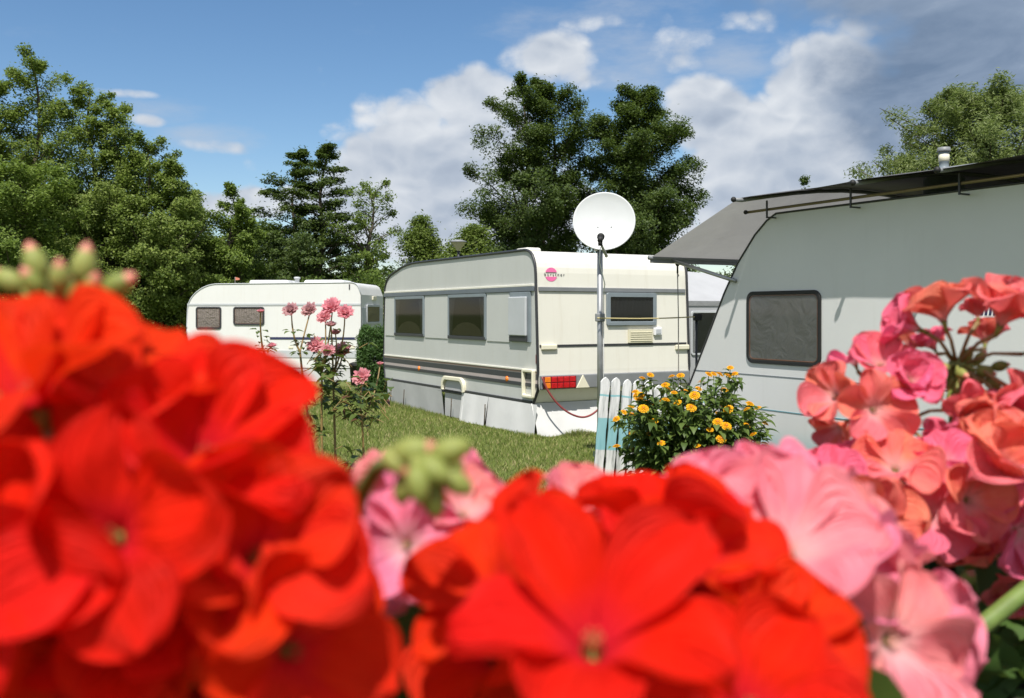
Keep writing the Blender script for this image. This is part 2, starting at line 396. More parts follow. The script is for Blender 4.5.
    lit = g.math('ADD', g.math('MULTIPLY', relief, 1.0), g.math('SUBTRACT', .74, g.math('MULTIPLY', thick, .40)), clamp=True)
    ccol = g.ramp(lit, [(.15, (2.4, 2.95, 3.9)), (.48, (3.7, 4.25, 5.1)), (.92, (6.2, 6.5, 6.9))])
    # the grey-blue rain cloud, upper right
    dk = g.math('ADD', field([(990, 40, 125, 110, 1.1), (1090, 70, 200, 130, 1.3), (905, 120, 75, 60, .75), (940, -60, 190, 90, 1.1), (985, 120, 120, 55, .9), (890, 45, 55, 80, .5)]), g.math('MULTIPLY', puff, .55))
    m2 = g.smooth(dk, .36, .90)
    dcol = g.ramp(g.math('ADD', g.noise(g.mapping(P, (1., 1.6, 1)), 7., 7, .58, .6), g.math('MULTIPLY', relief, .25)), [(.32, (1.35, 1.95, 2.95)), (.55, (2.1, 2.75, 3.8)), (.72, (3.3, 3.9, 4.8))])
    hs = g.n('ShaderNodeHueSaturation'); g.put(hs.inputs['Color'], sky.outputs[0]); g.put(hs.inputs['Saturation'], 1.16); g.put(hs.inputs['Value'], 1.0)
    c = g.mix(m1, hs.outputs[0], ccol); c = g.mix(m2, c, dcol)
    veil = g.math('ADD', field([(620, 40, 130, 50, .8), (520, 25, 80, 30, .5), (215, 140, 60, 16, .75), (150, 105, 60, 22, .6), (740, 60, 90, 40, .7)]), g.math('MULTIPLY', g.math('SUBTRACT', g.noise(g.mapping(P, (.7, 1.5, 1), (4.3, 1, 0)), 9., 7, .62), .5), 2.2))
    c0 = g.mix(g.math('MULTIPLY', g.smooth(veil, .2, 1.2), .65), hs.outputs[0], (4.2, 4.7, 5.5))
    c = g.mix(m1, c0, ccol); c = g.mix(m2, c, dcol)
    up = g.smooth(el, -.01, .02)
    c = g.mix(up, sky.outputs[0], c)
    g.put(bg.inputs[0], c); g.put(bg.inputs[1], .094)
build_sky()
W.cycles.sampling_method = 'MANUAL'; W.cycles.sample_map_resolution = 128

# ------------------------------------------------------------------ ground
def ground():
    m, g, o = newmat('lawn_ground'); co = obj_co(g)
    a = g.noise(co, .5, 5, .6); b = g.noise(co, 7., 4, .6)
    c = g.ramp(g.math('ADD', g.math('MULTIPLY', a, .6), g.math('MULTIPLY', b, .4)), [(.3, (.075, .11, .028)), (.5, (.125, .15, .044)), (.7, (.18, .18, .07))])
    g.put(o.inputs[0], bsdf(g, c, .95, 0, .1, bump(g, g.noise(co, 40., 4), .8, .03)))
    b_ = MB(); n = 60
    xs = [-600 + 1200 * i / 24 for i in range(25)]
    b_.grid(25, 25, lambda u, v: (-700 + 1400 * u, -300 + 1500 * v, 0))
    tag(b_.build('ground', m), 'mown grass ground of the campsite with pale dry patches', 'ground', kind='structure')
ground()
def blades(name, n, xr, yr, h0, h1, mat, keep=None):
    x = rng.uniform(*xr, n); y = rng.uniform(*yr, n)
    if keep is not None:
        k = keep(x, y); x = x[k]; y = y[k]; n = len(x)
    h = rng.uniform(h0, h1, n); a = rng.uniform(0, 6.283, n); w = rng.uniform(.003, .007, n)
    lx = rng.normal(0, .5, n) * h; ly = rng.normal(0, .5, n) * h
    V = np.empty((n, 3, 3), np.float32)
    V[:, 0] = np.stack([x - w * np.cos(a), y - w * np.sin(a), np.zeros(n)], 1)
    V[:, 1] = np.stack([x + w * np.cos(a), y + w * np.sin(a), np.zeros(n)], 1)
    V[:, 2] = np.stack([x + lx, y + ly, h], 1)
    return np_mesh(name, V.reshape(-1, 3), np.arange(n * 3).reshape(-1, 3), mat)
CX, CY = .313, 11.6
RV = Vector((.877, .480, 0)); DV = Vector((-.480, .877, 0)); ROT = math.atan2(.480, .877)
def outside_vans(x, y):
    lx = (x - CX) * RV.x + (y - CY) * RV.y; ly = (x - CX) * DV.x + (y - CY) * DV.y
    return ~((lx > .03) & (lx < 2.25) & (ly > .03) & (ly < 5))
def tufts(n):
    t = rng.uniform(-.1, 5.1, n); x1 = CX + DV.x * t - RV.x * .09; y1 = CY + DV.y * t - RV.y * .09
    u = rng.uniform(-.1, 2.4, n); x2 = CX + RV.x * u - DV.x * .10; y2 = CY + RV.y * u - DV.y * .10
    x = np.concatenate([x1, x2]) + rng.normal(0, .03, 2 * n); y = np.concatenate([y1, y2]) + rng.normal(0, .03, 2 * n); m = 2 * n
    h = rng.uniform(.03, .11, m) * (.6 + .4 * np.sin(7 * x + 5 * y)); a = rng.uniform(0, 6.283, m); w = rng.uniform(.003, .006, m)
    V = np.empty((m, 3, 3), np.float32); z0 = np.zeros(m)
    V[:, 0] = np.stack([x - w * np.cos(a), y - w * np.sin(a), z0], 1); V[:, 1] = np.stack([x + w * np.cos(a), y + w * np.sin(a), z0], 1)
    V[:, 2] = np.stack([x + rng.normal(0, .3, m) * h, y + rng.normal(0, .3, m) * h, h], 1)
    tag(np_mesh('grass_tufts', V.reshape(-1, 3), np.arange(m * 3).reshape(-1, 3), M_['grass']), 'longer uncut grass along the foot of the white caravan skirt', 'grass', kind='stuff')
tufts(5200)
gr = blades('lawn_grass', 190000, (-4.5, 3.2), (6.5, 19.5), .02, .055, M_['grass'], outside_vans)
near = blades('lawn_grass', 70000, (-3.5, 3.5), (1.2, 6.5), .015, .045, M_['grass'])
tag(near, 'short lawn grass in front of the rose bush, nearest the planter', 'grass', kind='stuff')
tag(gr, 'short sunlit lawn grass between the caravans', 'grass', kind='stuff')

# ------------------------------------------------------------------ main caravan
MAINL = 5.1; MAINW = 2.3
def side(px, py, ox=CX, oy=CY):
    k = (px - 512) / F; t = (ox - k * oy) / (.480 + .877 * k); Y = oy + .877 * t
    return t, CZ + (HZ - py) * Y / F
def rear(px, py):
    k = (px - 512) / F; s = (CY * k - CX) / (.877 - .480 * k); Y = CY + .480 * s
    return s, CZ + (HZ - py) * Y / F
SIDE = lambda y, z, off=0.: face_frame((-off, y, z), (0, -1, 0), (0, 0, 1), (-1, 0, 0))
REAR = lambda x, z, y=0.: face_frame((x, y, z), (1, 0, 0), (0, 0, 1), (0, -1, 0))

def window(parent, M, w, h, fw=.045, r=.06, frame='frame_grey', lip=None, pane='pane', back='interior', drapes=(), deep=.02, bottom=None):
    """frame > pane, curtain; M maps right, up, outward"""
    b = MB(); po = rrect(-w / 2, w / 2, -h / 2, h / 2, r); wi, hi = w / 2 - fw, h / 2 - fw
    pi = rrect(-wi, wi, -hi, hi, max(.008, r - fw * .6))
    b.ring(po, pi, -.004, deep, 0, M)
    mats = [M_[frame]]
    if lip:
        p2 = rrect(-wi + .012, wi - .012, -hi + .012, hi - .012, max(.008, r - fw)); b.ring(pi, p2, .002, deep * .7, 1, M); mats.append(M_[lip])
    if bottom:
        b.box(-w / 2 + .01, w / 2 - .01, -h / 2 + .005, -h / 2 + .05, deep, deep + .006, len(mats), M); mats.append(M_[bottom])
    fr = b.build('window', mats, parent, .004, 1)
    MB().plate(rrect(-wi + .002, wi - .002, -hi + .002, hi - .002, .01), .001, .004, 0, M).build('backing', M_[back], fr)
    for kind, mat in drapes:
        c = MB()
        if kind == 'hump':
            def fn(u, v):
                x = -wi * .86 + 2 * wi * .86 * u; top = -hi + (.72 * hi) * (math.sin(math.pi * min(1, max(0, u))) ** .45)
                return M @ Vector((x, -hi + .01 + (top + hi - .01) * v, .007 + .003 * math.sin(u * 40)))
            c.grid(30, 4, fn)
        elif kind == 'full':
            c.grid(48, 3, lambda u, v: M @ Vector(((-wi + .006) + (2 * wi - .012) * u, -hi + .006 + (2 * hi - .012) * v, .008 + .004 * math.sin(u * 70 + math.sin(v * 3)))))
        elif kind == 'sides':
            for s_ in (-1, 1):
                if s_ == 1: c.build('curtain', M_[mat], fr, recalc=False); c = MB()
                c.grid(14, 5, lambda u, v: M @ Vector((s_ * (wi - .006 - wi * (.16 + .16 * v * v) * u), -hi + .006 + (2 * hi - .012) * v, .008 + .004 * math.sin(u * 25))))
        elif kind == 'film':
            c.grid(24, 24, lambda u, v: M @ Vector(((-wi + .006) + (2 * wi - .012) * u, -hi + .006 + (2 * hi - .012) * v,
                   .0055 + .0008 * math.sin(3 * u + 5 * v) * math.cos(4 * v - 3 * u))))
        c.build('curtain', M_[mat], fr, recalc=False)
    MB().plate(rrect(-wi - .004, wi + .004, -hi - .004, hi + .004, max(.01, r - fw * .6)), deep * .55, deep * .55 + .003, 0, M).build('pane', M_[pane], fr)
    return fr

def van_body(parent, prof, w, mats, name='body', x0=0.):
    n = len(prof); b = MB()
    v = [(x0, y, z) for y, z in prof] + [(x0 + w, y, z) for y, z in prof]
    b.add(v, [tuple(range(n)), tuple(range(2 * n - 1, n - 1, -1))], 0)
    b.add(v, [(i, (i + 1) % n, n + (i + 1) % n, n + i) for i in range(n)], 1)
    me_o = b.build(name, mats, parent, .02, 3)
    return me_o
def smooth_prof(pts, rounds):
    """round the listed corners (index -> radius)"""
    out = []; n = len(pts)
    for i, p in enumerate(pts):
        p = Vector(p)
        if i in rounds:
            a = (Vector(pts[i - 1]) - p); b = (Vector(pts[(i + 1) % n]) - p); r = min(rounds[i], a.length * .49, b.length * .49)
            q0 = p + a.normalized() * r; q1 = p + b.normalized() * r
            for k in range(9):
                t = k / 8; out.append(tuple((1 - t) ** 2 * q0 + 2 * t * (1 - t) * p + t * t * q1))
        else: out.append(tuple(p))
    return out

def main_caravan():
    T = thing('caravan', 'cream and grey caravan with round pink logo, red tail light and white ground skirt', 'caravan', (CX, CY, 0), ROT, 'caravans on the campsite')
    corner = [(.13, .37), (.0, .57), (.0, .80), (.07, 2.27), (4.15, 2.27), (5.05, 2.06), (5.1, .75), (5.02, .37)]
    prof = smooth_prof(corner, {3: .28, 4: .5, 5: .28})
    van_body(T, prof, MAINW, [M_['grey_side'], M_['cream']])
    def ry(z): return 0. if z < .8 else .07 * (z - .8) / 1.47
    for x in (0, MAINW):
        sgn = -1 if x == 0 else 1
        pts = [(x + sgn * .004, y - .006 if y < .3 else y, z + (.008 if z > 2.2 else 0)) for y, z in prof]
        MB().tube(pts + pts[:1], .018, 8, caps=False).build('edge_trim', M_['dark_trim'], T)
    # side: cream ledge, dark rail, panel ledges, stripes
    b = MB(); b.box(-.018, .01, .1, 5.06, 1.825, 1.855); b.build('ledge', M_['cream'], T, .005)
    b = MB(); b.box(-.022, .01, .08, 5.07, 1.765, 1.822); b.build('window_rail', M_['rail_grey'], T, .005)
    b = MB(); b.box(-.006, .002, .02, 5.08, .765, .79); b.build('stripe', M_['stripe_brown'], T)
    b = MB(); b.box(-.006, .002, .01, 5.09, .69, .757); b.build('stripe', M_['stripe_dark'], T)
    b = MB(); b.box(-.006, .002, .01, 5.09, .645, .686); b.build('stripe', M_['stripe_pink'], T)
    b = MB(); b.box(-.012, .002, .01, 5.09, .60, .640); b.build('stripe', M_['stripe_dark'], T)
    b = MB(); b.box(-.014, .002, .02, 5.08, .792, .815); b.build('ledge', M_['cream'], T, .004)
    wt0, wt1 = side(464.3, 390)[0], side(445.5, 390)[0]
    for ya, yb in ((.14, wt0), (wt1, 5.03)):
        b = MB(); b.box(-.02, .01, ya, yb, .385, .43); b.build('sill_rail', M_['dark_trim'], T, .005)
    # infill panels of the window band
    wins = [((395, 297), (425, 337.5)), ((448.4, 294.2), (487, 338.2)), ((510.3, 291.5), (531.8, 340))]
    spans = []
    for (a, c) in wins:
        t0 = side(c[0], c[1])[0]; t1 = side(a[0], a[1])[0]; spans.append((t0, t1))
    spans = sorted(spans); edges = [.12] + [k for s_ in spans for k in s_] + [5.03]
    for i in range(0, len(edges), 2):
        b = MB()
        if edges[i + 1] - edges[i] > .05: b.box(-.010, .002, edges[i] + .012, edges[i + 1] - .012, 1.125, 1.762); b.build('side_panel', M_['grey_side'], T, .006)
    for i, (t0, t1) in enumerate(spans):
        zc, h = 1.447, .63
        if i == 0: continue
        window(T, SIDE((t0 + t1) / 2, zc), t1 - t0 - .02, h, .045, .03, drapes=[('sides', 'curtain_dark'), ('hump', 'curtain')], bottom='dark_trim')
    # fridge vent
    t0, t1 = spans[0]; Mv = SIDE((t0 + t1) / 2, 1.452); w = t1 - t0
    b = MB(); b.box(-w / 2 + .01, w / 2 - .01, -.315, .31, -.004, .02, 0, Mv); o = b.build('fridge_vent', M_['frame_grey'], T, .008)
    b = MB(); b.box(-w / 2 + .035, w / 2 - .07, -.235, .25, .02, .055, 0, Mv); b.build('cover', M_['grey_pl'], o, .012)
    b = MB(); b.box(-w / 2 + .035, w / 2 - .07, -.305, -.24, .02, .04, 0, Mv); b.build('vent_grille', M_['dark_trim'], o, .004)
    # wheel arch
    t1, t0 = wt1 + .06, wt0 - .06
    tc, hw = (t0 + t1) / 2, (t1 - t0) / 2
    def arch(k, r, zt): 
        return [(-hw * k, 0.30 if False else .10)] + [(-hw * k + .0, zt - r)] + [(-hw * k + r - r * math.cos(R(g)), zt - r + r * math.sin(R(g))) for g in range(15, 90, 15)] + \
               [(hw * k - r + r * math.sin(R(g)), zt - r + r * math.cos(R(g))) for g in range(0, 90, 15)] + [(hw * k, zt - r), (hw * k, .10)]
    po = [(u, v + .30) for u, v in arch(1.0, .13, .30)]; pi = [(u, v + .30) for u, v in arch(.86, .11, .245)]
    b = MB(); M0 = SIDE(tc, 0.)
    b.ring(po + [], pi, -.004, .05, 0, M0); ar = b.build('wheel_arch', M_['ivory'], T, .01)
    b = MB(); b.plate([(u * .98, v - (.38 if v < .45 else 0)) for u, v in pi], .004, .008, 0, M0); b.build('wheel_cover', M_['skirt_grey'], ar)
    # skirt panels
    def skirt_side(y0, y1, mat, bow=0., lean=0., top=.395):
        def fn(u, v):
            y = y0 + (y1 - y0) * u
            return (-.024 - bow * math.sin(math.pi * u) * (1 - v) - lean * (1 - v) + .010 * math.sin(9 * u + y * 3) * (1 - v), y, .004 + (top - .004) * v)
        MB().grid(14, 6, fn).build('skirt_panel', M_[mat], T, recalc=False)
    skirt_side(-.02, 1.25, 'skirt', .012, .045); skirt_side(1.255, 2.05, 'skirt', .012, .055); skirt_side(2.055, t0 - .02, 'skirt', .01, .04)
    skirt_side(t1 + .02, 4.9, 'skirt_grey', .012, -.03)
    b = MB(); pk = [(-.06, y, .3) for y in (2.16, 4.05)]
    for y in (1.26, 2.3, 4.05, 4.6):
        b = MB(); b.tube([(-.085, y, .0), (-.07, y, .30)], .008, 5); b.build('skirt_peg', M_['bark'], T)
    def rear_skirt(u, v):
        x = -.04 + 2.34 * u; zz = .004 + .40 * v
        return (x, .10 - .16 * (1 - v) - .025 * (1 - v) * math.sin(7 * u + 2.5 * v) - .012 * math.sin(23 * u + 5 * v) * (1 - v), zz)
    MB().grid(60, 12, rear_skirt).build('rear_skirt', M_['skirt'], T, recalc=False)
    # side details
    def zt(px, py): return side(px, py)
    for px, py in ((419.5, 368.4), (507.5, 378.8)):
        t, z = side(px, py); b = MB(); b.lathe([(0, .016), (.03, .014), (.036, .004), (.036, -.002)], 16, 0, SIDE(t, z, .006)); b.build('side_reflector', M_['amber'], T)
    t, z = side(536, 359); b = MB(); b.box(-.008, .0, t - .045, t + .0, z - .055, z + .055); b.build('side_marker', M_['dark_red'], T, .004)
    ta, za = side(525.2, 368.5); tb, zb = side(536.6, 399)
    tb += .03; Mh = SIDE((ta + tb) / 2, (za + zb) / 2); w, h = abs(ta - tb) + .03, abs(za - zb)
    b = MB(); b.ring(rrect(-w / 2, w / 2, -h / 2, h / 2, .025), rrect(-w / 2 + .035, w / 2 - .035, -h / 2 + .04, h / 2 - .04, .012), .0, .05, 0, Mh)
    b.build('grab_handle', M_['ivory'], T, .012, 3)
    # rear: rails, window, seams
    z = 1.79; b = MB(); b.box(.03, 2.27, ry(z) - .02, ry(z) + .01, z - .027, z + .027); b.build('rear_rail', M_['bumper'], T, .006)
    z = 1.10; b = MB(); b.box(.03, 2.27, ry(z) - .008, ry(z) + .01, z - .014, z + .014); b.build('rear_seam', M_['dark_trim'], T)
    for px in (549, 682):
        s_, z = rear(px, 347); b = MB(); b.box(s_ - .11, s_ + .11, ry(z) - .035, ry(z), z - .035, z + .03); b.build('shunting_handle', M_['ivory'], T, .012)
    (s0, z1), (s1, z0) = rear(607.3, 292.5), rear(657, 325.5)
    window(T, REAR((s0 + s1) / 2, (z0 + z1) / 2, ry((z0 + z1) / 2) - .004), s1 - s0, z1 - z0, .055, .03, drapes=[('full', 'tent_grey')], bottom='frame_grey', deep=.03)  # curtain tone lightened to stand for sky reflected in the pane
    (s0, z1), (s1, z0) = rear(628.5, 329.5), rear(652.5, 342.5); yv = ry(z0)
    b = MB(); b.box(s0, s1, yv - .03, yv, z0, z1)
    for i in range(5): b.box(s0 + .02, s1 - .02, yv - .036, yv - .03, z0 + .02 + i * .027, z0 + .034 + i * .027)
    b.build('gas_vent', paint('vent_tan', (.66, .62, .46), .5, .05, 6), T, .004)
    (s0, z1), (s1, z0) = rear(654, 327.6), rear(661.5, 335.3)
    b = MB(); b.box(s0, s1, yv - .03, yv + .01, z0, z1); o = b.build('socket_box', M_['white_pl'], T, .008)
    b = MB(); b.box(s0 + .02, s1 - .02, yv - .036, yv - .031, z0 + .02, z1 - .02); b.build('lid', M_['grey_pl'], o, .004)
    # bumper and lights
    b = MB(); b.box(.02, 2.28, -.05, .05, .575, .745); b.build('bumper', M_['bumper'], T, .012)
    b = MB(); b.box(.02, 2.28, .105, .16, .372, .415); b.build('sill_rail', M_['black'], T)
    for flip in (0,):
        fx = (lambda x: x) if not flip else (lambda x: 2.3 - x)
        def bx(x0, x1, z0, z1, mi, b): b.box(min(fx(x0), fx(x1)), max(fx(x0), fx(x1)), -.075, -.048, z0, z1, mi)
        b = MB(); bx(.045, .50, .585, .735, 0, b); lm = b.build('tail_light', M_['dark_red'], T, .004)
        b = MB()
        for k in range(2): b.box(min(fx(.05), fx(.13)), max(fx(.05), fx(.13)), -.085, -.074, .592 + k * .072, .656 + k * .072)
        b.build('indicator_lens', M_['amber'], lm, .006)
        b = MB()
        for k in range(4):
            for q in range(2): b.box(min(fx(.145 + k * .087), fx(.222 + k * .087)), max(fx(.145 + k * .087), fx(.222 + k * .087)), -.085, -.074, .592 + q * .072, .656 + q * .072)
        b.build('red_lens', M_['red_lens'], lm, .006)
        c = fx(.605); tri = [(-.10, -.075), (.10, -.075), (.0, .09)]
        b = MB(); b.plate(tri, .05, .066, 0, REAR(c, .655)); b.build('triangle_reflector', M_['ivory'], T, .006)
    # rear logo: pink disc with a pale band and lettering
    s_, z = rear(553.3, 274.3); yl = ry(z) - .003; rr = .085; Ml = REAR(s_, z, yl)
    for sg in (1, -1):
        a0 = math.asin(.33); pts = [(rr * math.cos(a), sg * rr * math.sin(a)) for a in [a0 + (math.pi - 2 * a0) * i / 24 for i in range(25)]]
        if sg < 0: pts = pts[::-1]
        b = MB(); b.plate(pts, .0, .004, 0, Ml); b.build('logo', M_['pink_logo'], T)
    cu = bpy.data.curves.new('lettering', 'FONT'); cu.body = 'b\u00fcrstner'; cu.size = .056; cu.space_character = 1.5; cu.extrude = .002; cu.offset = -.0006; cu.align_x = 'LEFT'; cu.align_y = 'CENTER'
    cu.materials.append(M_['ink']); tmp = bpy.data.objects.new('lettering_curve', cu); me = bpy.data.meshes.new_from_object(tmp); bpy.data.objects.remove(tmp); lo = link(bpy.data.objects.new('lettering', me), T); lo.matrix_local = REAR(s_ - .10, z, yl - .002)
    # roof hatches
    for (x, y, w, l) in ((.22, .62, .22, .3), (1.2, 2.6, .7, .7)):
        b = MB(); b.box(x - w / 2, x + w / 2, y - l / 2, y + l / 2, 2.26, 2.325); b.build('roof_hatch', M_['cream'], T, .035, 3)
    # wheel (behind the skirt) and drawbar
    for x in (.28, 2.02):
        b = MB(); Mw = Matrix.Translation((x, tc, .32)) @ Matrix.Rotation(R(90), 4, 'Y')
        b.lathe([(.17, -.08), (.31, -.085), (.325, -.04), (.325, .04), (.31, .085), (.17, .08)], 28, 0, Mw); wh = b.build('wheel', M_['black'], T)
        b = MB(); b.lathe([(.001, -.06), (.12, -.05), (.175, -.075), (.175, .075), (.12, .05), (.001, .06)], 24, 0, Mw); b.build('rim', M_['galv'], wh)
    b = MB(); b.tube([(.5, 5.0, .45), (1.15, 6.2, .45)], .04); b.tube([(1.8, 5.0, .45), (1.15, 6.2, .45)], .04); b.tube([(1.15, 6.15, .45), (1.15, 6.45, .5)], .05); b.tube([(1.15, 6.0, .5), (1.15, 6.0, .0)], .025)
    b.build('drawbar', M_['galv'], T)
    # cable from tail light
    h = thing('hose', 'dark red cable hanging in a loop below the tail light of the cream caravan', 'cable', (0, 0, 0))
    key = [at(542, 377, 11.52), at(547, 389, 11.5), at(556, 402, 11.5), at(566, 411, 11.5), at(576, 416, 11.52), at(585, 417, 11.56), at(594, 413, 11.62), at(602, 405, 11.72), at(608, 396, 11.95)]
    pts = []
    for i in range(len(key) - 1):
        p = [key[max(0, i - 1)], key[i], key[i + 1], key[min(len(key) - 1, i + 2)]]
        for k in range(4):
            u = k / 4; pts.append(.5 * (2 * p[1] + (p[2] - p[0]) * u + (2 * p[0] - 5 * p[1] + 4 * p[2] - p[3]) * u * u + (3 * p[1] - p[0] - 3 * p[2] + p[3]) * u ** 3))
    MB().tube(pts + [key[-1]], .012, 8).build('cable_run', M_['hose'], h)
    return T
main_caravan()

# ------------------------------------------------------------------ tent beside the main caravan
def tent():
    T = thing('tent', 'grey white fabric tent awning on the far side of the cream caravan', 'tent', (CX, CY, 0), ROT)
    x0, x1, y0, y1 = 2.33, 5.0, .55, 4.8; e = 1.66; zr = 2.2
    a, b_, c, d = (x0, y0, e), (x1, y0, e), (x1, y1, e), (x0, y1, e)
    p, q = (x0, y0 + 1.0, zr), (x1 - .9, y0 + 1.0, zr - .1); s, r = (x0, y1 - 1, zr), (x1 - .9, y1 - 1, zr - .1)
    def patch(p00, p10, p01, p11, sag=.0):
        def fn(u, v):
            p = (Vector(p00) * (1 - u) + Vector(p10) * u) * (1 - v) + (Vector(p01) * (1 - u) + Vector(p11) * u) * v
            p.z -= sag * math.sin(math.pi * u) * math.sin(math.pi * v); return p
        return fn
    m = MB()
    m.grid(14, 10, patch(a, b_, p, q, .05)); m.grid(14, 10, patch(b_, c, q, r, .05)); m.grid(14, 10, patch(c, d, r, s, .05)); m.grid(14, 10, patch(p, q, s, r, .04))
    m.build('canopy', M_['tent'], T, recalc=False)
    v = MB(); v.grid(20, 3, patch((x0, y0 - .012, e - .06), (x1, y0 - .012, e - .06), (x0, y0 - .012, e + .01), (x1, y0 - .012, e + .01))); v.build('valance', M_['tent_grey'], T, recalc=False)
    w = MB(); 
    for A, B in ((a, b_), (b_, c), (c, d)):
        w.grid(20, 6, patch((A[0], A[1], 0.), (B[0], B[1], 0.), A, B))
    w.build('wall', M_['tent'], T, recalc=False)
    window(T, REAR(x0 + .78, 1.22, y0 - .006), .66, .62, .03, .04, 'grey_pl', drapes=[('sides', 'tent')], deep=.012, back='tent_grey')
    b = MB(); b.tube([(x0 + .05, y0 - .03, 0), (x0 + .05, y0 - .03, e)], .014); b.tube([(x1, y0, 0), (x1, y0, e)], .014); b.build('tent_pole', M_['galv'], T)
tent()

# ------------------------------------------------------------------ right caravan
PX, PY = 2.27, 8.27
def right_van():
    T = thing('caravan', 'pale grey caravan with one black framed window, standing under a grey roof tarp', 'caravan', (PX, PY, 0), ROT, 'caravans on the campsite')
    rs = lambda px, py: side(px, py, PX, PY)
    front = [rs(*p) for p in ((776, 213.5), (767, 220.5), (755, 235), (738, 263), (724.5, 293), (706, 342), (689, 386))]
    prof = [(-4.6, .28), (-4.65, .6), (-4.55, 1.9), (-4.4, 2.25), (-4.1, 2.35), (-.35, 2.355)] + front + [(1.24, .62), (1.22, .40), (1.12, .12), (.6, .12)]
    prof = [(-4.6, .12)] + prof[1:]
    van_body(T, prof, 2.3, [M_['pale_van'], M_['pale_van']])
    for x, sg in ((0, -1), (2.3, 1)):
        MB().tube([(x + sg * .002, y, z) for y, z in prof[3:-1]], .009, 8).build('edge_trim', M_['dark_trim'], T)
    for z, mt, h in ((.955, 'rail_grey', .0028), (.66, 'teal_line', .003)):
        b = MB(); b.box(-.004, .002, -4.55, 1.1, z - h, z + h); b.build('panel_seam', M_[mt], T)
    (ta, z1), (tb, z0) = rs(747.3, 291), rs(822, 366.5)
    zc = 1.42; 
    (ta, z1), (tb, z0) = rs(747.3, 291.5), rs(821.5, 290); zt = (z1 + z0) / 2; zb = (rs(747, 363)[1] + rs(821, 367)[1]) / 2
    window(T, SIDE((ta + tb) / 2, (zt + zb) / 2), abs(ta - tb), zt - zb, .032, .075, 'black', 'brownlip', drapes=[('film', 'curtain_dark')], deep=.015, pane='pane_dark')
    # rooflight and flue
    b = MB(); b.box(.8, 1.5, -2.2, -1.5, 2.345, 2.42); b.build('roof_hatch', M_['white_pl'], T, .03, 3)
    Mf = Matrix.Translation((1.0, -.89, 2.33)) @ Matrix.Diagonal((.8, .8, .93, 1))
    b = MB(); b.lathe([(.20, .0), (.20, .30), (.07, .375), (.048, .385), (.046, .44), (.05, .445), (.05, .55), (.04, .555)], 24, 0, Mf); o = b.build('flue', M_['frame_grey'], T)
    b = MB(); b.lathe([(.001, .54), (.064, .54), (.067, .55), (.06, .58), (.001, .587)], 24, 0, Mf); b.build('cowl', M_['bumper'], o)
    b = MB(); b.lathe([(.0502, .455), (.054, .457), (.054, .515), (.0502, .517)], 24, 0, Mf); b.build('flue_band', M_['ivory'], o)
    # checkered sticker showing between the pink flowers
    t, z = rs(990, 302); Ms = SIDE(t, z); b = MB(); b.box(-.12, .12, -.11, .11, -.001, .003, 0, Ms); st = b.build('sticker', M_['white_pl'], T)
    b = MB()
    for i in range(7):
        for j in range(2): b.plate([(-.10 + i * .031, -.09 + j * .1), (-.082 + i * .031, -.09 + j * .1), (-.070 + i * .031, -.01 + j * .1), (-.088 + i * .031, -.01 + j * .1)], .003, .005, 0, Ms)
    b.build('sticker_mark', M_['navy'], st)
    for x in (.28, 2.02):
        b = MB(); Mw = Matrix.Translation((x, -1.8, .3)) @ Matrix.Rotation(R(90), 4, 'Y')
        b.lathe([(.17, -.08), (.29, -.085), (.30, -.04), (.30, .04), (.29, .085), (.17, .08)], 28, 0, Mw); b.build('wheel', M_['black'], T)
    return T
right_van()

